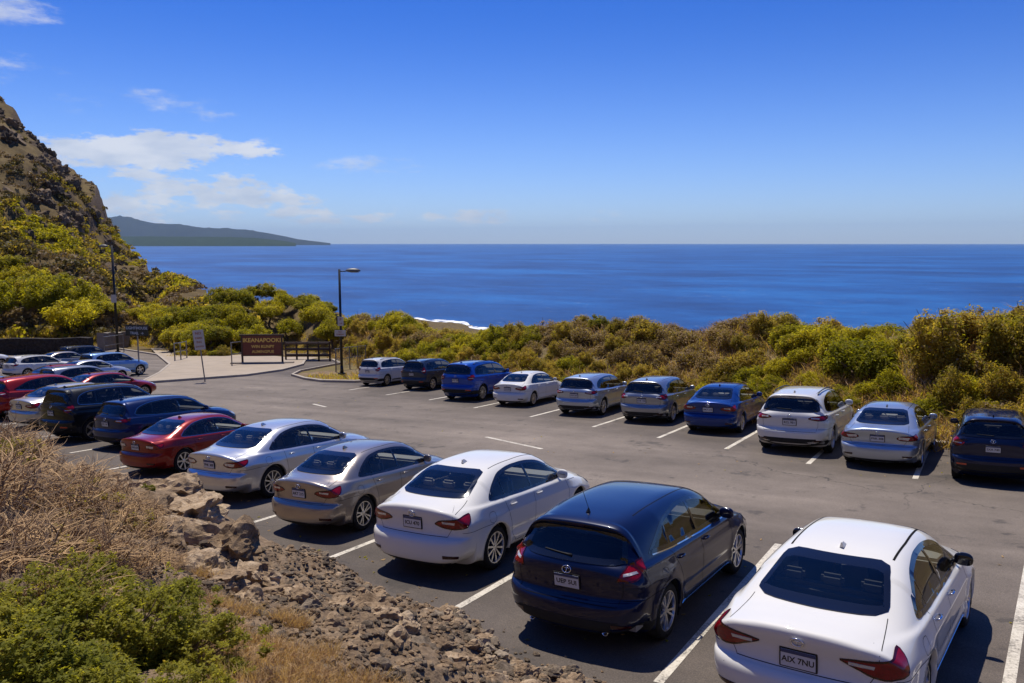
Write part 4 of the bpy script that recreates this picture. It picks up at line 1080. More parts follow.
def text_mesh(s, size, ext):
    cu = bpy.data.curves.new('t', 'FONT'); cu.body = s; cu.size = size; cu.extrude = ext; cu.align_x = 'CENTER'; cu.align_y = 'CENTER'; cu.offset = size * .018; cu.resolution_u = 3
    o = bpy.data.objects.new('t', cu); COL.objects.link(o); bpy.context.view_layer.update()
    me = bpy.data.meshes.new_from_object(o.evaluated_get(bpy.context.evaluated_depsgraph_get())); bpy.data.objects.remove(o); bpy.data.curves.remove(cu)
    me.name = 'lettering'; return me

def copy_tree(o, parent=None):
    c = o.copy(); COL.objects.link(c)
    if parent: c.parent = parent
    for ch in list(o.children): copy_tree(ch, c)
    return c
def place_car(root, x, y, s, rz, hs, color):
    c_, s_ = math.cos(math.radians(rz)), math.sin(math.radians(rz))
    ax = EX * c_ + EY * s_; ay = -EX * s_ + EY * c_
    root.matrix_world = Matrix(((ax[0] * s, ay[0] * s, PN[0] * s * hs, x), (ax[1] * s, ay[1] * s, PN[1] * s * hs, y), (ax[2] * s, ay[2] * s, PN[2] * s * hs, plane(x, y)), (0, 0, 0, 1)))
    for ch in root.children:
        if ch.get('_paint'):
            ch.material_slots[0].link = 'OBJECT'; ch.material_slots[0].material = PAINTS[color]; 
# kind, lamp, wheels, extras -> prototypes
G_NEAR = 'cars parked in the near row'; G_FAR = 'cars parked along the vegetation'; G_LEFT = 'cars parked at the far left end'
CARS = [
 # proto key, x, y, s, rz, hs, paint, label, group, plate
 ('lux', -1.02, 9.53, 1.018, -5.8, .995, 'white', 'white sedan at the right front of the near row, seen closest from above', G_NEAR),
 ('hatch', -3.89, 10.15, 1.039, -2.0, .973, 'navy', 'midnight blue hatchback with a mast antenna between two white sedans', G_NEAR),
 ('sedan', -7.05, 11.31, 1.031, -.1, 1.006, 'white', 'white sedan between the dark blue hatchback and the bronze grey sedan', G_NEAR),
 ('sedan5', -10.17, 11.82, .922, 1.2, 1.035, 'bronze', 'bronze grey sedan with bright red wide tail lights in the near row', G_NEAR),
 ('saloon', -13.60, 12.96, .987, .4, 1.018, 'silver', 'silver sedan beside the dark red sedan in the near row', G_NEAR),
 ('saloonc', -17.38, 13.54, .855, 1.2, 1.049, 'red', 'dark red sedan with chrome window line between silver sedan and blue wagon', G_NEAR),
 ('wagonc', -21.35, 15.45, .94, -.1, .99, 'deepnavy', 'dark blue low wagon with chrome window line beside the black SUV', G_NEAR),
 ('suv', -24.10, 15.49, .944, .6, 1.04, 'black', 'black SUV with silver wheels in the near row', G_NEAR),
 ('sedan', -27.9, 16.6, .974, 0, 1.002, 'champagne', 'pale champagne sedan mostly hidden behind the black SUV', G_NEAR),
 ('hatch', -31.2, 17.3, 1.02, 0, 1.02, 'brightred', 'red hatchback behind the champagne sedan at the left edge', G_NEAR),
 ('sedan', -33.9, 15.35, .912, 0, 1, 'white', 'white sedan cut off by the left edge, only its nose and front wheel in view', G_NEAR),
 ('suv', .29, 21.52, .888, 0, .985, 'navy', 'dark navy SUV cut off by the right edge beside the vegetation', G_FAR),
 ('saloon', -1.95, 22.52, .98, -2.3, .99, 'bluesilver', 'blue silver sedan between the white wagon and the dark navy SUV', G_FAR),
 ('wagonr', -4.21, 23.69, 1.062, -1.1, .998, 'pearl', 'white wagon with roof rails parked between blue sedan and silver sedan', G_FAR),
 ('sedan5', -7.10, 25.70, .967, .1, 1.002, 'royal', 'deep blue sedan between the grey wagon and the white wagon', G_FAR),
 ('wagonw', -9.72, 26.83, .961, 1.3, 1.0, 'steel', 'steel grey wagon parked next to the deep blue sedan', G_FAR),
 ('wagon', -12.52, 27.43, .937, 1.3, 1.0, 'bluesilver', 'pale blue grey wagon between the white sedan and the steel grey wagon', G_FAR),
 ('sedan', -16.05, 28.60, .889, 1.2, 1.0, 'white', 'white sedan in the far row beside the bright blue SUV', G_FAR),
 ('suvr', -18.94, 29.40, .953, .7, 1.0, 'blue', 'bright blue SUV in the far row', G_FAR),
 ('suvv', -23.30, 31.76, .829, 1.4, 1.03, 'slate', 'dark slate blue SUV with upright tail lights in the far row', G_FAR),
 ('suvr', -26.60, 32.40, .807, 1.2, 1.02, 'pearl', 'white SUV with roof rails by the lamp post, first of the far row', G_FAR),
 ('sedan', -39.1, 22.72, .93, 0, 1, 'brightred', 'red sedan in the second row at the far left', G_LEFT),
 ('wagonw', -36.35, 21.9, .90, 0, 1.05, 'steel', 'silver grey wagon between the red cars and the black SUV roof', G_LEFT),
 ('saloon', -42.3, 25.9, .90, 0, 1, 'silver', 'silver sedan between the red sedan and the pale blue SUV at the far left', G_LEFT),
 ('sedan', -52.4, 30.4, .90, 0, 1, 'bronze', 'bronze sedan between the long white wagon and the black SUV by the wall', G_LEFT),
 ('saloon', -33.25, 21.0, .92, 0, .97, 'red', 'dark red sedan behind the black SUV, only its roof and nose showing', G_LEFT),
 ('suv', -45.09, 29.10, .876, .8, 1, 'paleblue', 'pale blue SUV beside the paving at the far left', G_LEFT),
 ('wagonr', -49.32, 27.07, .894, .3, .996, 'white', 'long white wagon behind the red sedan at the far left', G_LEFT),
 ('suvv', -55.09, 33.59, .892, .3, .995, 'black', 'black SUV in front of the dark stone wall', G_LEFT),
 ('suv', -59.94, 28.51, .93, 0, 1, 'pearl', 'white SUV at the left edge in front of the stone wall', G_LEFT),
 ('saloon', -40.96, 19.14, .93, 0, 1, 'paleblue', 'pale blue sedan cut off by the left edge with only its nose showing', G_LEFT),
 ('suv', -40.6, 47.6, .74, 30, 1, 'steel', 'grey vehicle beyond the fence behind the white SUV', G_FAR),
]
PROTO = dict(
    lux=('saloon', 'lux', 'ten', 'AIX 7NU', False, 'd', ('gutter', 'sill', 'blackmirror', 'chromehandle')),
    hatch=('hatch', 'tall', 'split', 'UEP 5UI', True, 'd', ('mast', 'sill', 'chromebottom')),
    sedan=('sedan', 'wide', 'ten', 'ICU 470', False, 'l', ()),
    sedan5=('sedan', 'wide', 'split', 'AKT 215', False, 'l', ()),
    saloon=('saloon', 'long', 'ten', 'FNK 308', False, 'l', ()),
    saloonc=('saloon', 'long', 'seven', 'EHR 624', False, 'l', ('chromeline',)),
    wagonc=('wagon', 'slim', 'split', 'JTK 118', True, 'd', ('chromeline',)),
    wagon=('wagon', 'slim', 'ten', 'PLN 263', True, 'd', ()),
    wagonr=('wagon', 'slim', 'seven', 'RCL 951', True, 'd', ('rails',)),
    suvv=('suv', 'upright', 'seven', 'MTB 552', True, 'd', ('rails', 'sill')),
    wagonw=('wagon', 'wedge', 'split', 'KHR 190', True, 'l', ()),
    suv=('suv', 'corner', 'five', 'SXA 740', True, 'd', ('sill', 'chromeline')),
    suvr=('suv', 'corner', 'ten', 'WVD 386', True, 'd', ('rails', 'sill')))
_made = {}
if True:
    srcs = {}
    for key in {c[0] for c in CARS}: pass
    for c in CARS:
        key = c[0]
        if key not in srcs: root = srcs[key] = build_car(*PROTO[key])
        else: root = copy_tree(srcs[key])
        place_car(root, *c[1:7]); tag(root, c[7], 'car', c[8])
for o in bpy.data.objects:
    if '_paint' in o: del o['_paint']
# ================================================================ vegetation
M_leaf = [leaf_mat('bright leaves', (.27, .25, .012), (.45, .39, .022)), leaf_mat('green leaves', (.17, .17, .010), (.32, .285, .018)),
          leaf_mat('olive leaves', (.23, .18, .028), (.39, .29, .058)), leaf_mat('dry leaves', (.30, .205, .10), (.17, .115, .058), .25)]
M_bark = pbr('bark', (.095, .070, .052), .9, var=(6, .4)); M_twig = pbr('dry twigs', (.46, .29, .135), .9, var=(7, .5)); M_twigd = pbr('old twigs', (.17, .105, .058), .9, var=(7, .5))
M_straw = leaf_mat('dry grass', (.55, .38, .17), (.42, .25, .10), .35)

def leaves(cen, rad, n, ll, lw, g, out=None, up=1.0):
    """n leaf blades scattered in balls (cen, rad); returns vertices and faces"""
    k = g.integers(0, len(cen), n); d = g.normal(size=(n, 3)); d /= np.linalg.norm(d, axis=1)[:, None]
    P = cen[k] + d * (rad[k] * g.random(n) ** .45)[:, None]
    N = d * .8 + g.normal(size=(n, 3)) * .55 + np.array([0, 0, up]); N /= np.linalg.norm(N, axis=1)[:, None]
    A = np.cross(N, g.normal(size=(n, 3))); A /= np.linalg.norm(A, axis=1)[:, None]; B = np.cross(N, A)
    s = g.uniform(.6, 1.25, n)[:, None]; ll_, lw_ = ll * s, lw * s
    V = np.stack([P - A * ll_ * .5, P + B * lw_ * .5 - A * ll_ * .06, P + A * ll_ * .5 - N * ll_ * .12, P - B * lw_ * .5 - A * ll_ * .06], 1).reshape(-1, 3)
    return V, np.arange(4 * n).reshape(n, 4), k
def dome(g, nc, R, H, lump=.60):
    """clump centres filling an uneven dome"""
    th = g.uniform(0, 2 * math.pi, nc); c = g.random(nc) ** .8; ph = np.arccos(np.clip(1 - c * .98, -1, 1))
    lobes = [(g.normal(size=3), g.uniform(.1, lump)) for _ in range(7)]
    D = np.stack([np.sin(ph) * np.cos(th), np.sin(ph) * np.sin(th), np.cos(ph)], 1); rr = np.ones(nc)
    for v, a in lobes: v = v / np.linalg.norm(v); v[2] = abs(v[2]); rr += a * np.clip(D @ v - .55, 0, 1) * 2 - a * .35
    rr *= .45 + .55 * g.random(nc) ** .4
    return D * rr[:, None] * np.array([R, R, H])
def foliage_mesh(name, seed, kind, R=1, H=1, nc=110, n=3600, ll=.17, lw=.085, wood=True, mats=None):
    g = np.random.default_rng(seed); C_ = dome(g, nc, R, H) + np.array([0, 0, .06 * H]); rad = g.uniform(.10, .26, nc) * R
    V, Fc, k = leaves(C_, rad, n, ll, lw, g)
    ck = g.random(nc); rk = g.random(n)
    table = {'green': (.50, .93, .97), 'mid': (.18, .80, .95), 'olive': (.05, .28, .86), 'dry': (.0, .06, .40)}[kind]
    q = .55 * ck[k] + .45 * rk; mi = np.searchsorted(table, q)
    V, Fc, mi = list(map(tuple, V)), [tuple(f) for f in Fc], list(mi)
    if wood:
        mb = MB()
        for j in g.choice(nc, min(nc, 26), replace=False):
            e = C_[j]; b = np.array([g.normal() * .08 * R, g.normal() * .08 * R, -.15]); m_ = (b + e) / 2 + g.normal(size=3) * .08 * R
            mb.tube([b, m_, e, e * (1.12 if kind in ('green', 'mid') else 1.32) + np.array([0, 0, .05])], [.035 * R, .022 * R, .011 * R, .004 * R], 4, cap=False)
        b = len(V); V += mb.v; Fc += [tuple(b + i for i in f) for f in mb.f]; mi += [4] * len(mb.f)
    me = bpy.data.meshes.new(name); me.from_pydata([tuple(map(float, v)) for v in V], [], [tuple(map(int, f)) for f in Fc])
    for m in (mats or M_leaf + [M_bark]): me.materials.append(m)
    me.polygons.foreach_set('material_index', np.array(mi, np.int32)); me.update(); return me
def put(name, me, loc, rz=0, s=(1, 1, 1), parent=None, tilt=(0, 0)):
    o = bpy.data.objects.new(name, me); COL.objects.link(o); o.location = loc; o.rotation_euler = (tilt[0], tilt[1], rz); o.scale = s
    if parent: o.parent = parent
    return o
SH = {k: [foliage_mesh('shrub', 100 + 10 * j + i, k, R=1, H=.95, n=(11500 if k != 'dry' else 8000), nc=230, ll=.088, lw=.042) for i in range(3)] for j, k in enumerate(('green', 'mid', 'olive', 'dry'))}
def polar(u, r): a = az_of_u(u); return math.sin(a - YAW) * r, math.cos(a - YAW) * r
def edge_r(u): return float(np.interp(az_of_u(u), EDGE_A, EDGE_R))
def run_r(u): return float(np.interp(az_of_u(u), CR_A, cr_run))
GL = {'green': 'bright green leafy shrub in the belt of growth beyond the far row of parked cars', 'mid': 'mid green shrub in the belt of growth beyond the far row of parked cars',
      'olive': 'olive brown shrub in the belt of growth beyond the far row of parked cars', 'dry': 'dry twiggy tan shrub in the belt of growth beyond the far row of parked cars'}
gs = np.random.default_rng(42); cnt = 0; placed = []
for k in range(9000):
    if cnt >= 290: break
    u = gs.uniform(345, 1110); re0 = edge_r(u); t = gs.random(); run = run_r(u)
    r = re0 + 1.3 + t * (run + 2.5 - 1.3); x, y = polar(u, r)
    size = gs.uniform(.75, 1.25) * (1.0 + .35 * t) * (1.15 if u > 880 else .92)
    if t < .25: size *= .72
    if any((x - a) ** 2 + (y - b) ** 2 < (.47 * (size + c)) ** 2 for a, b, c in placed): continue
    pn = float(fbm(np.array([x * .16]), np.array([y * .16]), 3, 61)[0]) + gs.normal() * .07 - .035
    if 520 < u < 900 and t > .3: pn += .10
    if u > 900: pn -= .10
    if u < 520 and t > .35: pn -= .03
    kind = 'green' if pn < .49 else ('mid' if pn < .55 else ('olive' if pn < .66 else 'dry'))
    hs = gs.uniform(.85, 1.25) * (1.2 if u > 880 else 1.0)
    z = tz(x, y)
    if kind == 'dry': hs *= .8
    # keep the crest line of the belt where it is in the picture
    want = float(np.interp(u, [c[0] for c in CR], [c[1] for c in CR])); vtop = 243 - (z + size * hs * 1.05 - EYE) / (r * math.cos(az_of_u(u))) * FPX
    if vtop < want - 6: hs *= max(.3, ((EYE - (want - 6 - 243) / FPX * r * math.cos(az_of_u(u))) - z) / (size * hs * 1.05))
    if hs * size < .35: continue
    placed.append((x, y, size)); cnt += 1
    o = put('shrub', SH[kind][gs.integers(3)], (x, y, z - .08), gs.uniform(0, 6.3), (size, size, size * hs))
    tag(o, GL[kind], 'shrub', {'green': 'bright green shrubs beyond the far row', 'mid': 'mid green shrubs beyond the far row', 'olive': 'olive brown shrubs beyond the far row', 'dry': 'dry tan shrubs beyond the far row'}[kind])

# trees: a short leaning trunk with limbs, an uneven crown of leaf clumps
def tree_meshes(seed, kind, n=11500):
    g = np.random.default_rng(seed); nc = 150; C_ = dome(g, nc, 1.0, .62, .5) + np.array([0, 0, .52]); rad = g.uniform(.09, .20, nc)
    V, Fc, k = leaves(C_, rad, n, .066, .034, g)
    table = {'green': (.48, .93, .98), 'mid': (.22, .84, .95)}[kind]; q = .6 * g.random(nc)[k] + .4 * g.random(n); mi = np.searchsorted(table, q)
    me = bpy.data.meshes.new('crown'); me.from_pydata(V.tolist(), [], Fc.tolist())
    for m in M_leaf: me.materials.append(m)
    me.polygons.foreach_set('material_index', mi.astype(np.int32)); me.update()
    mb = MB(); lean = g.normal(size=2) * .08; top = np.array([lean[0], lean[1], .45])
    mb.tube([(0, 0, -.15), (lean[0] * .4, lean[1] * .4, .2), top], [.055, .042, .034], 7)
    for j in g.choice(nc, 16, replace=False):
        e = C_[j]; m_ = (top + e) / 2 + np.array([0, 0, -.06]); mb.tube([top * .9, m_, e], [.024, .014, .005], 5, cap=False)
    tm = bpy.data.meshes.new('trunk'); tm.from_pydata(mb.v, [], mb.f); tm.materials.append(M_bark); return me, tm
TM = [tree_meshes(300 + i, 'green' if i % 2 else 'mid') for i in range(5)]
def tree(x, y, s, hs, label, group, zoff=-.1):
    r = empty('tree', (x, y, tz(x, y) + zoff), gs.uniform(0, 6.3)); i = gs.integers(5)
    a = put('crown', TM[i][0], (0, 0, 0), parent=r); b = put('trunk', TM[i][1], (0, 0, 0), parent=r); r.scale = (s, s, s * hs)
    tag(r, label, 'tree', group); return r
pl2 = []
def scatter_trees(N, u0, u1, r0f, r1f, s0, s1, top, label, group, gap=.62):
    c = 0
    for _ in range(4000):
        if c >= N: break
        u = gs.uniform(u0, u1); r = gs.uniform(r0f(u), r1f(u)); x, y = polar(u, r); s = gs.uniform(s0, s1)
        if any((x - a) ** 2 + (y - b) ** 2 < (gap * (s + q)) ** 2 for a, b, q in pl2): continue
        z = tz(x, y); hs = gs.uniform(.9, 1.25); tt = float(np.interp(u, [p[0] for p in top], [p[1] for p in top]))
        vt = 243 - (z + s * hs * 1.15 - EYE) / (r * math.cos(az_of_u(u))) * FPX
        if vt < tt - 2: hs = max(.2, ((EYE - (tt - 2 - 243) / FPX * r * math.cos(az_of_u(u))) - z) / (s * 1.15))
        if hs < .66: continue
        pl2.append((x, y, s)); tree(x, y, s, hs, label, group); c += 1
scatter_trees(42, -60, 112, lambda u: edge_r(u) + 4, lambda u: edge_r(u) + 30, 3.2, 5.2, [(-60, 240), (0, 248), (40, 262), (70, 285), (112, 300)], 'bushy green tree behind the dark stone wall at the foot of the mountain', 'trees behind the stone wall')
scatter_trees(34, 172, 338, lambda u: edge_r(u) + 1.8, lambda u: edge_r(u) + 15, 1.9, 3.1, [(172, 300), (205, 284), (240, 281), (285, 287), (330, 301), (340, 306)], 'bushy green tree standing behind the red brown notice board', 'trees behind the notice board')
scatter_trees(16, 112, 175, lambda u: edge_r(u) + 14, lambda u: edge_r(u) + 34, 2.0, 3.2, [(112, 300), (150, 308), (175, 302)], 'round green tree beside the rising path below the mountain', 'trees beside the path')
# low shrubs on the planted island and verge by the paving
for (u, v, s, kd) in [(172, 353, .6, 'olive'), (181, 356, .8, 'mid'), (191, 357, .9, 'green'), (203, 357, .8, 'olive'), (214, 357, 1.0, 'mid'), (224, 357, 1.0, 'olive'), (234, 356, .9, 'green'), (95, 344, 1.3, 'mid'), (104, 346, 1.1, 'green'), (126, 347, .9, 'olive')]:
    x, y = gnd(u, v); o = put('shrub', SH[kd][gs.integers(3)], (x, y, plane(x, y) + .05), gs.uniform(0, 6), (s, s, s * .85)); tag(o, 'low shrub planted along the verge at the back of the pale paving', 'shrub', 'low shrubs along the paving')

# scrub on the mountain: nobody could count it
M_scrub = leaf_mat('dark scrub leaves', (.060, .052, .016), (.11, .088, .030), .3)
def scrub():
    g = np.random.default_rng(9); C_ = []; R_ = []; kd = []
    while len(C_) < 6500:
        u = g.uniform(-330, 255); re0, rn = edge_r(u), run_r(u); t = g.random() ** 1.1; r = re0 + 4 + t * (rn + 2); x, y = polar(u, r)
        pn = float(fbm(np.array([x * .07]), np.array([y * .07]), 4, 71)[0])
        if g.random() > np.clip((.68 - .30 * t - pn) * 5, .06 if t > .3 else .45, 1): continue
        s = g.uniform(.35, 1.1) * (1.25 - .45 * t); C_.append((x, y, 0)); R_.append(s); kd.append(pn + g.normal() * .06 + .12 * t)
    C_ = np.array(C_); R_ = np.array(R_); C_[:, 2] = terrain(C_[:, 0], C_[:, 1]) + R_ * .25
    per = 60; n = len(C_) * per; k = np.repeat(np.arange(len(C_)), per); d = g.normal(size=(n, 3)); d /= np.linalg.norm(d, axis=1)[:, None]; d[:, 2] = np.abs(d[:, 2]) * .8
    P = C_[k] + d * (R_[k] * g.uniform(.55, 1.05, n))[:, None]; N = d + g.normal(size=(n, 3)) * .4; N /= np.linalg.norm(N, axis=1)[:, None]
    A = np.cross(N, g.normal(size=(n, 3))); A /= np.linalg.norm(A, axis=1)[:, None]; B = np.cross(N, A); L_ = (.085 + .125 * R_[k])[:, None] * g.uniform(.6, 1.3, n)[:, None]
    V = np.stack([P - A * L_, P + B * L_ * .6, P + A * L_, P - B * L_ * .6], 1).reshape(-1, 3)
    kk = np.array(kd)[k] + g.normal(size=n) * .04; mi = np.searchsorted((.38, .47, .60), kk + .16 * np.clip((C_[k, 2] - 2) / 18, 0, 1))
    o = mesh_obj('scrub', V, np.arange(4 * n).reshape(n, 4), [M_leaf[1], M_leaf[2], M_scrub, M_leaf[3]], mi=mi); tag(o, 'low green and brown scrub covering the mountain slope', 'scrub', kind='stuff')
scrub()
def crag_mesh(seed, sub=3, amp=.35):
    bm = bmesh.new(); bmesh.ops.create_icosphere(bm, subdivisions=sub + 1, radius=1); g = np.random.default_rng(seed); o1 = g.uniform(0, 50, 3)
    from mathutils import noise as mn
    for v in bm.verts:
        p = v.co.copy(); q = p * 1.1 + Vector(o1); n_ = mn.cell(q * 1.4) * .22 + mn.fractal(q * 1.2, .8, 2.1, 6) * amp + mn.noise(q * 4) * .09 + mn.noise(q * 9) * .045 - abs(mn.noise(q * 3.3)) * .16 + mn.noise(q * 19) * .02
        v.co = p * (1 + n_)
    # a few flat broken faces
    for _ in range(5):
        d = Vector(g.normal(size=3)).normalized(); c = g.uniform(.70, .95)
        for v in bm.verts:
            e = v.co.dot(d) - c
            if e > 0: v.co -= d * e * .92
    me = bpy.data.meshes.new('rock'); bm.to_mesh(me); bm.free(); return me
def rock_mat(name, a, b, c):
    m, t, o = new_mat(name); p = t.node('ShaderNodeBsdfPrincipled'); pos = t.node('ShaderNodeNewGeometry').outputs['Position']; oi = t.node('ShaderNodeObjectInfo').outputs['Random']
    f = t.noise(pos, 5, 8, .7); g2 = t.noise(pos, 38, 4, .7)
    col = t.ramp(t.math('ADD', f, t.math('MULTIPLY', t.math('SUBTRACT', oi, .5), .22)), [(.32, a), (.52, b), (.70, c)])
    col = t.mix(.5, col, t.ramp(g2, [(.3, .4), (.6, 1.0)]), 'MULTIPLY'); t.put(p.inputs['Base Color'], col); p.inputs['Roughness'].default_value = .92; p.inputs['Specular IOR Level'].default_value = .2
    bu = t.node('ShaderNodeBump'); bu.inputs['Strength'].default_value = .9; bu.inputs['Distance'].default_value = .07
    t.l.new(t.math('ADD', f, t.math('MULTIPLY', g2, .25)), bu.inputs['Height']); t.l.new(bu.outputs[0], p.inputs['Normal']); t.l.new(p.outputs[0], o.inputs[0]); return m
M_rock = rock_mat('brown rock', (.17, .110, .062), (.37, .255, .150), (.56, .42, .27)); M_rockd = rock_mat('grey rock', (.090, .066, .044), (.22, .166, .112), (.37, .29, .20)); M_lava = rock_mat('lava rock', (.02, .017, .015), (.05, .042, .036), (.10, .085, .07))
M_crag = rock_mat('weathered crag', (.060, .042, .027), (.17, .118, .072), (.30, .21, .13)); ROCKS = [crag_mesh(500 + i) for i in range(7)]; SMALL = [crag_mesh(600 + i, 2, .25) for i in range(6)]
for i, me in enumerate(ROCKS): me.materials.append(M_rock)
for i, me in enumerate(SMALL): me.materials.append(M_rockd if i % 2 else M_rock)
for me in ROCKS + SMALL: me.polygons.foreach_set('use_smooth', np.zeros(len(me.polygons), bool))
CR_M = [crag_mesh(700 + i, 3, .5) for i in range(4)]
for me in CR_M: me.materials.append(M_crag)
gk = np.random.default_rng(77); ncr = 0
for (u0, u1, t0, t1, n_, s0, s1) in [(-30, 75, .62, .98, 26, 1.2, 3.4), (40, 120, .45, 1.0, 30, .9, 2.6), (100, 170, .2, .95, 16, .5, 1.5), (0, 60, .3, .6, 8, .8, 2.2)]:
    for _ in range(n_):
        u = gk.uniform(u0, u1); t = gk.uniform(t0, t1); r = edge_r(u) + t * run_r(u); x, y = polar(u, r); s = gk.uniform(s0, s1)
        o = put('rock_outcrop', CR_M[gk.integers(4)], (x, y, tz(x, y) - s * .45), gk.uniform(0, 6), (s, s * .8, s * gk.uniform(.6, 1.1)), tilt=(gk.uniform(-.3, .3), gk.uniform(-.3, .3)))
        tag(o, 'dark weathered rock outcrop jutting from the scrubby mountain slope', 'rock', 'rock outcrops on the mountain')

# ================================================================ the near bank
def ray_bank(u, v):
    d = FW + (u - 512) / FPX * RT - (v - 341.5) / FPX * UP; t = np.arange(1.2, 60, .04); X, Y, Zr = d[0] * t, d[1] * t, EYE + d[2] * t
    h = terrain(X, Y, False); i = int(np.argmax(Zr < h)); return X[i], Y[i], float(terrain(X[i:i + 1], Y[i:i + 1])[0])
gb = np.random.default_rng(5)
bl = [(170, 497, .52), (152, 512, .38), (196, 514, .42), (185, 533, .40), (212, 545, .42), (160, 545, .33), (236, 556, .34), (200, 570, .26), (255, 575, .22), (226, 590, .20), (280, 590, .17),
      (140, 492, .30), (118, 486, .32), (250, 600, .14), (300, 598, .16), (318, 590, .13), (340, 610, .14), (360, 612, .19), (333, 628, .12), (382, 625, .16), (405, 636, .13), (420, 650, .16), (440, 648, .14), (455, 664, .13), (400, 660, .12), (470, 660, .11), (486, 668, .12), (505, 672, .14),
      (520, 676, .12), (495, 683, .11), (530, 683, .11), (378, 650, .10), (350, 640, .10), (310, 615, .11), (100, 480, .24), (80, 470, .22)]
for i, (u, v, s) in enumerate(bl):
    x, y, z = ray_bank(u, v); big = s >= .2
    me = ROCKS[i % 7] if (big or i % 3) else SMALL[i % 6]
    o = put('boulder' if big else 'rock', me, (x, y, z + s * .0), gb.uniform(0, 6), (s * gb.uniform(.95, 1.3), s * gb.uniform(.8, 1.1), s * gb.uniform(.55, .8)), tilt=(gb.uniform(-.3, .3), gb.uniform(-.3, .3)))
    tag(o, 'rough brown boulder in the rubble edging of the bank beside the car park' if big else 'fist to head sized brown stone in the rubble edging of the bank', 'boulder' if big else 'stone', 'boulders edging the bank' if big else 'stones edging the bank')
ns = 0
while ns < 185:
    u = gb.uniform(190, 585); v = gb.uniform(560, 690); x, y, z = ray_bank(u, v); d = float(toe(np.array([x]), np.array([y]))[0])
    if not (-.05 < d < 1.1) or gb.random() < d * .25: continue
    s = gb.uniform(.03, .085) * (1.2 if gb.random() < .2 else 1); me = SMALL[gb.integers(6)]
    o = put('stone', me, (x, y, z + s * .2), gb.uniform(0, 6), (s * 1.2, s, s * .7), tilt=(gb.uniform(-.5, .5), gb.uniform(-.5, .5))); tag(o, 'small loose stone among the rubble at the foot of the bank', 'stone', 'small loose stones on the bank'); ns += 1
for (u, v, s, lb) in [(472, 641, .065, 'dark loose stone lying alone on the asphalt near the white line'), (418, 556, .05, 'flat tan stone on the asphalt behind the white sedan'), (411, 607, .025, 'pale pebble alone on the asphalt behind the white sedan')]:
    x, y = gnd(u, v); o = put('stone', SMALL[3 if s > .06 else 2], (x, y, plane(x, y) + s * .4), 1.0, (s * 1.6, s, s * .7)); tag(o, lb, 'stone')
def gravel():
    g = np.random.default_rng(12); bm = bmesh.new(); bmesh.ops.create_icosphere(bm, subdivisions=1, radius=1); B = np.array([v.co[:] for v in bm.verts]); Fi = np.array([[v.index for v in f.verts] for f in bm.faces]); bm.free()
    P = []
    while len(P) < 15000:
        u, v = g.uniform(60, 620), g.uniform(470, 760); d = FW + (u - 512) / FPX * RT - (v - 341.5) / FPX * UP; t = 8 * g.random() + 3; P.append((d[0] * t, d[1] * t))
    P = np.array(P); d = toe(P[:, 0], P[:, 1]); k = (d > -.6) & (d < 3.5) & (g.random(len(d)) < np.where(d < 0, .35 * np.exp(d * 4) + .03, 1)); P = P[k]; z = terrain(P[:, 0], P[:, 1]); z = np.where(d[k] < 0.02, plane(P[:, 0], P[:, 1]), z)
    n = len(P); s = g.uniform(.006, .028, n) * (1 + (g.random(n) < .1)); Q = B[None] * (1 + g.normal(size=(n, len(B), 1)) * .18) * (s[:, None, None] * np.array([1.2, 1, .7])) + np.c_[P, z + s * .3][:, None]
    Fa = (Fi[None] + (np.arange(n) * len(B))[:, None, None]).reshape(-1, 3); mi = np.repeat(g.integers(0, 2, n), len(Fi))
    o = mesh_obj('gravel', Q.reshape(-1, 3), Fa, [M_rock, M_rockd], mi=mi); tag(o, 'loose gravel and grit scattered over the earth bank', 'gravel', kind='stuff')
gravel()

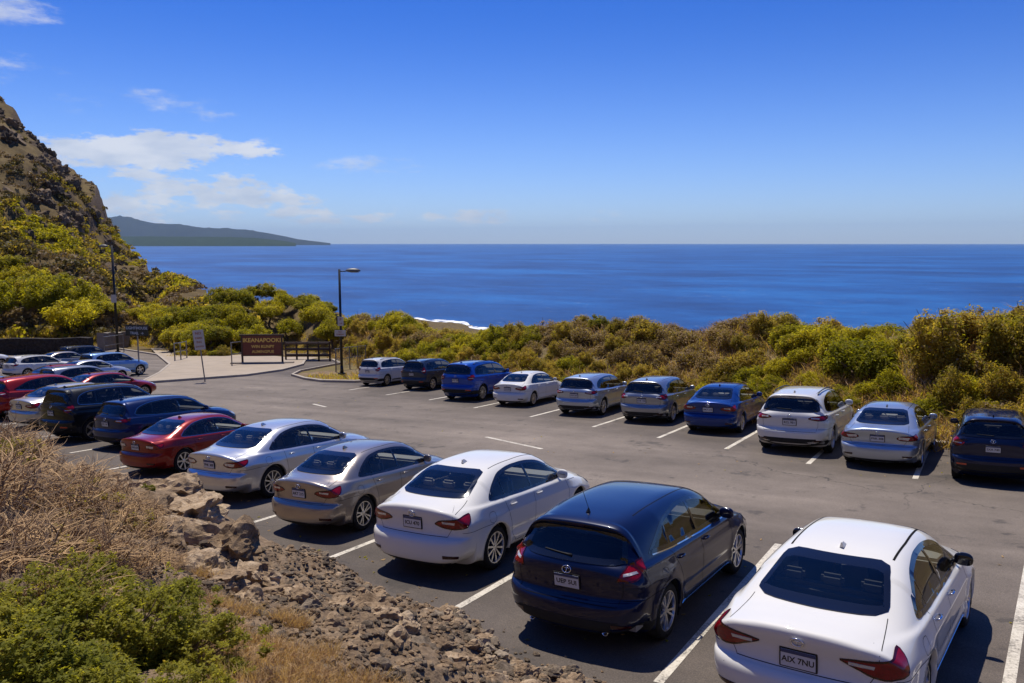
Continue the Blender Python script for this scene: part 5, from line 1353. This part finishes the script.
def brush_mesh(seed, R, H, n, th=(.0035, .009), mats=None, leafn=0):
    """a tangle of thin curved dry stems, three-sided tubes"""
    g = np.random.default_rng(seed); V = []; Fc = []; mi = []
    for k in range(n):
        a = g.uniform(0, 6.283); rr = R * math.sqrt(g.random()) * .85; p = np.array([rr * math.cos(a), rr * math.sin(a), g.uniform(-.05, .30) * H])
        d = np.array([math.cos(a) * .5, math.sin(a) * .5, 1.0]) * .8 + g.normal(size=3) * .75; d /= np.linalg.norm(d); L_ = g.uniform(.25, .75) * H; m = 6; r0 = g.uniform(*th); bend = g.normal(size=3) * .22; bend[2] -= .10
        pts = []
        for j in range(m): pts.append(p.copy()); p = p + d * L_ / m; d = d + bend + g.normal(size=3) * .12; d /= np.linalg.norm(d)
        b = len(V)
        for j, q in enumerate(pts):
            t = (pts[min(j + 1, m - 1)] - pts[max(j - 1, 0)]); t /= np.linalg.norm(t); s1 = np.cross(t, [.3, .2, .9]); s1 /= np.linalg.norm(s1); s2 = np.cross(t, s1); r_ = r0 * (1 - .75 * j / (m - 1))
            for c in range(3): V.append(q + (s1 * math.cos(c * 2.094) + s2 * math.sin(c * 2.094)) * r_)
        for j in range(m - 1):
            for c in range(3): Fc.append((b + j * 3 + c, b + j * 3 + (c + 1) % 3, b + (j + 1) * 3 + (c + 1) % 3, b + (j + 1) * 3 + c))
        mi += [0 if g.random() < .62 else 1] * ((m - 1) * 3)
    if leafn:
        C_ = dome(g, 40, R * .95, H * .8); Vl, Fl, kk = leaves(C_, g.uniform(.05, .16, 40) * R, leafn, .075, .026, g); b = len(V); V += list(Vl); Fc += [tuple(b + i for i in f) for f in Fl]; mi += list(np.where(g.random(leafn) < .35, 2, 3))
    me = bpy.data.meshes.new('dry_stems'); me.from_pydata([tuple(map(float, v)) for v in V], [], [tuple(map(int, f)) for f in Fc])
    for mm in (M_twig, M_twigd, M_leaf[0], M_leaf[3]): me.materials.append(mm)
    me.polygons.foreach_set('material_index', np.array(mi, np.int32)); me.update(); return me
BR = [brush_mesh(800 + i, 1.0, 1.0, 1150, th=(.003, .013), leafn=2300) for i in range(3)]
for i, (u, v, s, h) in enumerate([(-10, 492, 1.15, 1.0), (34, 505, 1.05, .85), (78, 520, .95, .70), (118, 532, .75, .60), (10, 545, .95, .80), (62, 560, .80, .70), (112, 565, .65, .55), (-40, 560, 1.0, .9), (150, 556, .5, .42), (-60, 500, 1.4, 1.1), (30, 600, .7, .6), (20, 470, .9, .65), (0, 452, 1.5, 1.35), (40, 476, 1.3, .95), (84, 494, 1.0, .75), (-28, 440, 1.8, 1.5), (122, 502, .8, .55), (205, 610, .42, .30), (250, 632, .34, .22), (185, 585, .40, .30), (300, 665, .30, .18), (345, 690, .30, .18), (215, 640, .4, .3)]):
    x, y, z = ray_bank(u, v + 10); o = put('dry_bush', BR[i % 3], (x, y, z - .06), i * 1.3, (s * .72, s * .72, h * .62)); tag(o, 'tangled dry brown brush on top of the near bank at the left', 'bush', 'dry brush on the near bank')
# the leafy green bush in the corner
M_near = [leaf_mat('bush leaf light', (.20, .205, .020), (.34, .31, .040)), leaf_mat('bush leaf dark', (.125, .135, .014), (.23, .215, .028))]
def near_leafy(seed, R, H, n):
    g = np.random.default_rng(seed); nc = 220; C_ = dome(g, nc, R, H, .45); rad = g.uniform(.06, .14, nc) * R
    # leaves stand in rosettes at twig ends
    nt = n // 7; k = g.integers(0, nc, nt); d = g.normal(size=(nt, 3)); d /= np.linalg.norm(d, axis=1)[:, None]; T_ = C_[k] + d * (rad[k] * g.random(nt) ** .4)[:, None]
    ax = d * .35 + np.array([0, 0, 1]) + g.normal(size=(nt, 3)) * .25; ax /= np.linalg.norm(ax, axis=1)[:, None]
    V = []; 
    for j in range(7):
        rd = np.cross(ax, g.normal(size=(nt, 3))); rd /= np.linalg.norm(rd, axis=1)[:, None]; e = rd * .85 + ax * g.uniform(.25, .9, (nt, 1)); e /= np.linalg.norm(e, axis=1)[:, None]; sd = np.cross(e, ax); sd /= np.linalg.norm(sd, axis=1)[:, None] + 1e-9
        L_ = g.uniform(.034, .062, (nt, 1)); B0 = T_ + ax * (.006 * j)
        V.append(np.stack([B0, B0 + e * L_ * .45 + sd * L_ * .22, B0 + e * L_ - ax * L_ * .15, B0 + e * L_ * .45 - sd * L_ * .22], 1))
    V = np.concatenate(V).reshape(-1, 3); nn = len(V) // 4; ck = np.tile(g.random(nc)[k], 7); q = .5 * ck + .5 * g.random(nn); mi = np.searchsorted((.52, .93, .965), q)
    me = bpy.data.meshes.new('foliage'); me.vertices.add(len(V)); me.vertices.foreach_set('co', V.astype(np.float32).ravel()); F4 = np.arange(4 * nn, dtype=np.int32)
    me.loops.add(4 * nn); me.loops.foreach_set('vertex_index', F4); me.polygons.add(nn); me.polygons.foreach_set('loop_start', F4[::4].copy()); me.polygons.foreach_set('loop_total', np.full(nn, 4, np.int32))
    for m in (M_near[0], M_near[1], M_leaf[2], M_leaf[3]): me.materials.append(m)
    me.polygons.foreach_set('material_index', mi.astype(np.int32)); me.update(calc_edges=True)
    mb = MB()
    for j in g.choice(nc, 90, replace=False):
        e = C_[j]; b = np.array([g.normal() * .12 * R, g.normal() * .12 * R, -.05]); mb.tube([b, (b + e) / 2 + g.normal(size=3) * .05, e], [.012, .008, .004], 5, cap=False)
    st = bpy.data.meshes.new('stems'); st.from_pydata(mb.v, [], mb.f); st.materials.append(M_twigd); return me, st
LB = [near_leafy(900 + i, 1.0, .85, 21000) for i in range(2)]
NB = [(2, 462, .34, .62), (26, 474, .26, .45), (70, 492, .20, .30), (150, 498, .16, .22), (15, 690, .62, .50), (70, 655, .62, .52), (125, 640, .60, .52), (178, 650, .50, .42), (100, 720, .55, .45), (215, 668, .34, .30), (90, 590, .45, .36), (190, 710, .42, .36), (25, 625, .55, .45), (150, 600, .45, .34), (-30, 660, .6, .5)]
for i, (u, v, s, h) in enumerate(NB):
    x, y, z = ray_bank(u, v); r = empty('leafy_bush', (x, y, z - .05), i * 2.1); put('foliage', LB[i % 2][0], (0, 0, 0), parent=r); put('stems', LB[i % 2][1], (0, 0, 0), parent=r); r.scale = (s, s, h)
    tag(r, *(('leafy green sprig pushing up through the dry brush on the near bank', 'bush', 'green sprigs in the dry brush') if i < 4 else ('dense leafy green bush growing low in the bottom left corner of the bank', 'bush', 'leafy bushes at the bottom left')))
def grass(name, spots, n, ln, lab, seed, mats, wd=.004):
    g = np.random.default_rng(seed); V = []
    k = g.integers(0, len(spots), n); S_ = np.array(spots); a = g.uniform(0, 6.283, n); rr = S_[k, 2] * np.sqrt(g.random(n)) ; x = S_[k, 0] + rr * np.cos(a); y = S_[k, 1] + rr * np.sin(a); z = terrain(x, y)
    P = np.c_[x, y, z]; d = np.c_[g.normal(size=n) * .5, g.normal(size=n) * .5, np.ones(n)]; d /= np.linalg.norm(d, axis=1)[:, None]; sd = np.cross(d, g.normal(size=(n, 3))); sd /= np.linalg.norm(sd, axis=1)[:, None]; L_ = g.uniform(.5, 1.2, (n, 1)) * ln; dr = np.c_[g.normal(size=n), g.normal(size=n), -np.ones(n) * .4] * .45
    M1 = P + d * L_ * .55 + dr * L_ * .10; T_ = P + d * L_ * .85 + dr * L_ * .5
    V = np.stack([P - sd * wd, P + sd * wd, M1 + sd * wd * .7, M1 - sd * wd * .7, M1 - sd * wd * .7, M1 + sd * wd * .7, T_ + sd * wd * .15, T_ - sd * wd * .15], 1).reshape(-1, 3)
    mi = np.repeat(g.integers(0, len(mats), n), 2)
    o = mesh_obj(name, V, np.arange(8 * n).reshape(-1, 4), mats, mi=mi); tag(o, lab, 'grass', kind='stuff')
sp = [(*ray_bank(u, v)[:2], s) for u, v, s in [(250, 640, .30), (235, 610, .22), (275, 655, .30), (262, 690, .30), (300, 680, .25), (222, 660, .25), (245, 720, .3), (215, 585, .2), (310, 655, .22), (340, 680, .25), (375, 690, .25), (290, 625, .16), (400, 705, .25), (340, 720, .3)]]
grass('dry_grass', sp, 13000, .16, 'tuft of dry straw coloured grass spreading down the near bank', 31, [M_straw, M_twig], .0016)
sp = [(*polar(u, edge_r(u) + gs.uniform(.5, 3.5)), 1.0) for u in gs.uniform(250, 1080, 160)]
grass('verge_grass', sp, 26000, .42, 'dry grass and weeds along the verge beyond the far kerb', 32, [M_straw, M_leaf[2], M_leaf[0], M_twig], .012)
sp = [(*polar(u, edge_r(u) + run_r(u) * gs.random()), 1.6) for u in gs.uniform(345, 1080, 170)]
grass('slope_grass', sp, 30000, .60, 'dry grass between the shrubs on the seaward slope', 33, [M_straw, M_leaf[2], M_leaf[3], M_twig], .016)
sp = [(*polar(u, edge_r(u) + gs.uniform(0, 5)), 1.3) for u in gs.uniform(-20, 345, 70)] + [(-30.5, 33.2, 1.3), (-29.2, 34.2, 1.4), (-32.5, 34.0, 1.2), (-31, 35.4, 1.3)]
grass('island_grass', sp, 14000, .35, 'dry grass on the lamp island and beside the paving', 34, [M_straw, M_leaf[2], M_leaf[0]], .014)

# ================================================================ lamp posts, signs, fences, walls
M_pole = pbr('black painted steel', (.012, .012, .013), .45, spec=.4); M_lampg = pbr('grey lamp housing', (.10, .10, .105), .5); M_lens = pbr('lamp lens', (.5, .5, .48), .2)
M_galv = pbr('galvanised steel', (.22, .21, .20), .45, metal=.6, var=(9, .3)); M_signw = pbr('white sign face', (.50, .47, .42), .5, var=(6, .12)); M_signr = pbr('red brown sign board', (.10, .012, .008), .5, var=(5, .2))
M_signk = pbr('black green sign board', (.010, .016, .018), .4); M_gold = pbr('cream lettering', (.66, .46, .10), .6); M_letw = pbr('pale lettering', (.42, .45, .50), .6); M_letb = pbr('brown lettering', (.33, .10, .04), .6)
M_wood = pbr('weathered brown timber', (.050, .028, .018), .8, var=(8, .4)); M_conc = pbr('old wall', (.24, .20, .16), .9, var=(2, .4), bump=(9, .6, .05))
def lamp_post(x, y, z, h, side, label, sw=1.0, plates=False):
    r = empty('street_lamp', (x, y, z)); ax = np.array([RT[0], RT[1], 0]) * side
    b = MB(); b.box((0, 0, .04), (.34, .34, .10), 0, bev=.01); b.tube([(0, 0, .08), (0, 0, .5)], [.11, .085], 12); b.build('base', M_pole, r, True)
    p = MB(); p.tube([(0, 0, 0), (0, 0, h)], [.082 * sw, .066 * sw], 12); p.build('pole', M_pole, r, True)
    a = MB(); a.tube([(0, 0, h - .12), tuple(ax * .36 + np.array([0, 0, h - .12]))], .03, 8); a.build('arm', M_pole, r, True)
    ang = math.atan2(ax[1], ax[0]); hd = MB(); c_ = ax * .78
    bm = bmesh.new(); bmesh.ops.create_uvsphere(bm, u_segments=20, v_segments=10, radius=1)
    for q in bm.verts: q.co = Vector((q.co.x * .44, q.co.y * .19, q.co.z * (.16 if q.co.z > 0 else .07)))
    bm.transform(Matrix.Translation((c_[0], c_[1], h - .10)) @ Matrix.Rotation(ang, 4, 'Z')); hd.add([q.co for q in bm.verts], [[q.index for q in f.verts] for f in bm.faces]); bm.free()
    ho = hd.build('lamp_head', M_lampg, r, True); l_ = MB(); l_.box((c_[0] + ax[0] * .1, c_[1] + ax[1] * .1, h - .175), (.48, .26, .03), 0, rz=ang, bev=.01); l_.build('lens', M_lens, ho)
    tag(r, label, 'street lamp'); return r
fr_ = -np.array([FW[0], FW[1], 0]); fr_ /= np.linalg.norm(fr_); FACE = math.atan2(RT[1], RT[0])
x, y = gnd(342, 376); D1 = math.hypot(x, y) * math.cos(az_of_u(342)); hp = (376 - 270) / FPX * D1 * 1.0
lamp_post(x, y, plane(x, y) + .10, hp, 1, 'black lamp post on the grassy island with two small white signs on it')
for (zz, w_, h_, lb) in [((376 - 322) / FPX * D1, .42, .62, 'small upper sign fixed to the lamp post'), ((376 - 330.5) / FPX * D1 + .0, .66, .34, None)]:
    pass
def plate_sign(px, py, z, w_, h_, label, mat, rz, text=None, tsize=.1, tm=None, tl=0, thick=.02, tilt=0):
    r = empty('sign', (px, py, z), rz); b = MB(); b.box((0, 0, 0), (w_, thick, h_), 0, bev=.004); b.build('sign_panel', mat, r)
    for i, (t_, s_, dz) in enumerate(text or []):
        me = text_mesh(t_, s_, .003); me.materials.append(tm); me.transform(Matrix.Translation((0, -thick / 2 - .004, dz)) @ Matrix.Rotation(math.pi / 2, 4, 'X')); o = bpy.data.objects.new('lettering', me); COL.objects.link(o); o.parent = r
    r.rotation_euler = (0, tilt, rz); tag(r, label, 'sign'); return r
q = np.array([x, y]) + fr_[:2] * .10; zb_ = plane(x, y) + .1
plate_sign(q[0] + RT[0] * .02, q[1] + RT[1] * .02, zb_ + (376 - 322) / FPX * D1, .34, .52, 'small upright white sign on the lamp post above the wider one', M_signw, FACE, [('P', .22, .10), ('2 HR', .10, -.12)], tm=M_letb)
plate_sign(q[0] - RT[0] * .02, q[1] - RT[1] * .02, zb_ + (376 - 327.5 - .5) / FPX * D1 - .34, .64, .36, 'small wide white sign on the lamp post below the upright one', M_signw, FACE, [('NO', .12, .07), ('CAMPING', .10, -.07)], tm=M_letb)
b_ = MB(); b_.box((0, 0, 0), (.16, .14, .48), 0, bev=.02); o = b_.build('control_box', M_pole); o.location = (x - RT[0] * .16, y - RT[1] * .16, zb_ + (376 - 321) / FPX * D1); o.rotation_euler = (0, 0, FACE); tag(o, 'black box strapped to the left of the lamp post on the island', 'electrical box')
x, y = gnd(118, 352); D2 = math.hypot(x, y) * math.cos(az_of_u(118)); lamp_post(x, y, plane(x, y), (352 - 245) / FPX * D2, -1, 'tall black lamp post in front of the mountain slope at the left', 1.5)
q = np.array([x, y]) + fr_[:2] * .2; plate_sign(q[0], q[1], plane(x, y) + (352 - 298) / FPX * D2, .5, .75, 'pale sign halfway up the tall lamp post by the mountain', M_signw, FACE)
# direction sign on a pole
x, y = gnd(141, 375); D3 = math.hypot(x, y) * math.cos(az_of_u(141)); k3 = D3 / FPX
r = plate_sign(x - RT[0] * .1, y - RT[1] * .1, plane(x, y) + (375 - 329.5) * k3, 25 * k3, 11 * k3, 'dark direction sign with two rows of pale letters on a thin post', M_signk, FACE - .15, [('LIGHTHOUSE', .235, .13), ('TRAIL  \u2192', .22, -.18)], tm=M_letw)
p_ = MB(); p_.tube([(0, .03, -(375 - 329.5) * k3), (0, .03, 5 * k3)], .045, 8); p_.build('post', M_galv, r)
# white notice on a leaning post
x, y = gnd(201, 382); D4 = math.hypot(x, y) * math.cos(az_of_u(201)); k4 = D4 / FPX
r = plate_sign(x, y, plane(x, y) + .1 + (382 - 341) * k4, 10.5 * k4, 20 * k4, 'tall pale notice with reddish writing on a leaning post on the paving', M_signw, FACE + .1, [('NO', .20, .36), ('PARK', .16, .10), ('ING', .16, -.12), ('DAWN', .13, -.36)], tm=M_letb, tilt=-.09)
p_ = MB(); p_.tube([(0, .03, -(382 - 341) * k4 - .1), (0, .03, 9 * k4)], .035, 8); p_.build('post', M_galv, r)
# the big notice board
(xa, ya), (xb, yb) = gnd(245, 366), gnd(280, 364); mx_, my_ = (xa + xb) / 2, (ya + yb) / 2; D5 = math.hypot(mx_, my_) * math.cos(az_of_u(262)); k5 = D5 / FPX
r = empty('notice_board', (mx_, my_, plane(mx_, my_) + .12), FACE + .06); wd_, ht_, zc_ = 42 * k5, 21 * k5, (365 - 346.5) * k5
b = MB(); b.box((0, 0, zc_), (wd_ - .1, .06, ht_ - .08), 0); b.build('board', M_signr, r)
b = MB(); b.box((0, 0, zc_ + ht_ / 2 - .02), (wd_ + .12, .14, .11), 0, bev=.01); b.build('frame', M_wood, r); b = MB(); b.box((0, 0, zc_ - ht_ / 2), (wd_, .10, .07), 0, bev=.01); b.build('frame', M_wood, r)
for sx_ in (-1, 1): b = MB(); b.box((sx_ * (wd_ / 2 - .08), .0, (zc_ + ht_ / 2) / 2 - .1), (.12, .12, zc_ + ht_ / 2 + .1), 0, bev=.01); b.build('post', M_wood, r)
for t_, s_, dz in [('\u2018IKEANAPOOKEI', .40, .34), ('WIN KUNPY', .28, -.10), ('AUMINGPUE', .27, -.46)]:
    me = text_mesh(t_, s_, .004); me.materials.append(M_gold); me.transform(Matrix.Translation((.06, -.036, zc_ + dz)) @ Matrix.Rotation(math.pi / 2, 4, 'X')); o = bpy.data.objects.new('lettering', me); COL.objects.link(o); o.parent = r
b = MB(); b.box((0, -.05, .02), (wd_ + 1.4, .5, .16), 0, bev=.02); b.build('plinth', M_conc, r)
tag(r, 'red brown notice board with three lines of cream letters on two posts', 'notice board')
def rail_fence(name, pts, h, m, label, nbar=2, post=.05, mesh_gap=None, bar=.03, cat='fence'):
    """posts, rails and, for a mesh fence, thin uprights"""
    r = empty(name, (pts[0][0], pts[0][1], plane(*pts[0]) + .1)); o0 = np.array([pts[0][0], pts[0][1], plane(*pts[0]) + .1]); W3 = [np.array([p[0], p[1], plane(*p) + .1]) - o0 for p in pts]
    for p in W3: b = MB(); b.tube([p - [0, 0, .1], p + [0, 0, h]], post, 8); b.build('post', m, r)
    b = MB()
    for k in range(nbar):
        zz = h * (k + 1) / nbar - bar
        for a_, c_ in zip(W3[:-1], W3[1:]): b.tube([a_ + [0, 0, zz], c_ + [0, 0, zz]], bar, 6)
    b.build('rail', m, r)
    if mesh_gap:
        b = MB()
        for a_, c_ in zip(W3[:-1], W3[1:]):
            n = int(np.linalg.norm(c_ - a_) / mesh_gap)
            for j in range(1, n): q = a_ + (c_ - a_) * j / n; b.tube([q, q + [0, 0, h]], .010, 4)
        b.build('mesh_panel', m, r)
    tag(r, label, cat)
rail_fence('metal_railing', [gnd(232, 367), gnd(243, 365)], 1.6, M_galv, 'short metal railing frame at the left end of the notice board', 2, .04)
rail_fence('timber_fence', [gnd(u, 361) for u in (286, 297, 308, 319, 330)], 1.35, M_wood, 'long brown timber rail fence to the right of the notice board', 3, .07, bar=.11)
rail_fence('handrail', [gnd(175, 362), gnd(181, 361), gnd(187, 359)], 1.35, M_galv, 'grey pipe handrail beside the path left of the white notice', 2, .05)
rail_fence('path_railing', [gnd(105, 356), gnd(124, 352)], 1.6, M_galv, 'thin dark railing beside the tall lamp post', 2, .04)
xf = [gnd(336, 372), gnd(342, 370.5), gnd(350, 369), gnd(358, 368), gnd(366, 367)]
rail_fence('mesh_fence', xf, 1.35, M_galv, 'grey mesh fence behind the lamp post and the white SUV', 2, .04, .16, bar=.02)
def stone_wall(name, u0, u1, v0, v1, h, m, label, th=.5):
    """dry stone wall with a rough top and courses in relief"""
    a, c = np.array(gnd(u0, v0)), np.array(gnd(u1, v1)); L_ = np.linalg.norm(c - a); d = (c - a) / L_; n = np.array([-d[1], d[0]]); nx_, nz_ = int(L_ / .12), 10; V = []
    for s_ in (-1, 1):
        for i in range(nx_ + 1):
            for j in range(nz_ + 1):
                t = i / nx_; p = a + d * L_ * t; z = plane(*p); hh = h * (1 + .10 * (float(vnoise(np.array([t * L_ * .9]), np.array([0.]), 5)[0]) - .5)); q = L_ * t
                bump = float(fbm(np.array([q * 2.6]), np.array([j * h / nz_ * 3.2 + s_ * 9]), 3, 15, True)[0]) * .16
                pp = p + n * s_ * (th / 2 + bump - .05); V.append((pp[0], pp[1], z - .1 + (hh + .1) * j / nz_))
    m1 = nz_ + 1; k = (nx_ + 1) * m1; Fc = []
    for s_ in (0, 1):
        for i in range(nx_):
            for j in range(nz_): b = s_ * k + i * m1 + j; Fc.append((b, b + m1, b + m1 + 1, b + 1) if s_ == 0 else (b, b + 1, b + m1 + 1, b + m1))
    for i in range(nx_): b = i * m1 + nz_; Fc.append((b, b + m1, k + b + m1, k + b))
    for i in (0, nx_):
        for j in range(nz_): b = i * m1 + j; Fc.append((b, b + 1, k + b + 1, k + b))
    o = mesh_obj(name, V, Fc, [m]); tag(o, label, 'wall')
stone_wall('stone_wall', -40, 92, 355, 354.5, 1.55, M_lava, 'long dark lava stone wall behind the cars at the far left')
stone_wall('retaining_wall', 101, 128, 351, 347, 1.7, M_conc, 'low tan retaining wall beside the path below the mountain')

def litter():
    g = np.random.default_rng(55); P = []
    for u, v, s_, n in [(300, 545, 3.0, 60), (230, 505, 2.0, 60), (130, 470, 2.5, 90), (400, 600, 2.5, 50), (560, 470, 6, 40), (760, 560, 3, 25), (940, 460, 3, 40), (250, 400, 6, 40), (650, 455, 6, 30)]:
        x, y = gnd(u, v); P += [(x + g.normal() * s_, y + g.normal() * s_ * .5) for _ in range(n)]
    P = np.array(P); P = P[(toe(P[:, 0], P[:, 1]) < 0) & inside_np(LOT, P[:, 0], P[:, 1])]; n = len(P); a = g.uniform(0, 6.28, n); L_ = g.uniform(.02, .05, n); d = np.c_[np.cos(a), np.sin(a)] * L_[:, None]; e = np.c_[-np.sin(a), np.cos(a)] * L_[:, None] * .4
    V = np.stack([np.c_[P + q, plane(P[:, 0] + q[:, 0], P[:, 1] + q[:, 1]) + .004 + k] for q, k in ((-d, .004), (-e, .0), (d, .018), (e, .010))], 1).reshape(-1, 3)
    o = mesh_obj('leaf_litter', V, np.arange(4 * n).reshape(n, 4), [M_straw, M_leaf[3], M_leaf[0]], mi=g.integers(0, 3, n)); tag(o, 'scattered dry leaves blown over the asphalt', 'leaves', kind='stuff')
litter()

# ================================================================ air
HAZE = True
if HAZE:
    m, t, o = new_mat('sea air'); pv = t.node('ShaderNodeVolumePrincipled'); pv.inputs['Color'].default_value = (.54, .76, 1.0, 1); pv.inputs['Density'].default_value = 2.0e-5; pv.inputs['Anisotropy'].default_value = .0
    t.l.new(pv.outputs[0], o.inputs['Volume'])
    b = MB(); S_ = 60000; b.box((0, 0, (900 + SEA - 7) / 2), (84000, 84000, 900 - SEA + 7)); hz = b.build('haze', m); tag(hz, kind='stuff', label='pale sea air filling the distance', cat='haze')
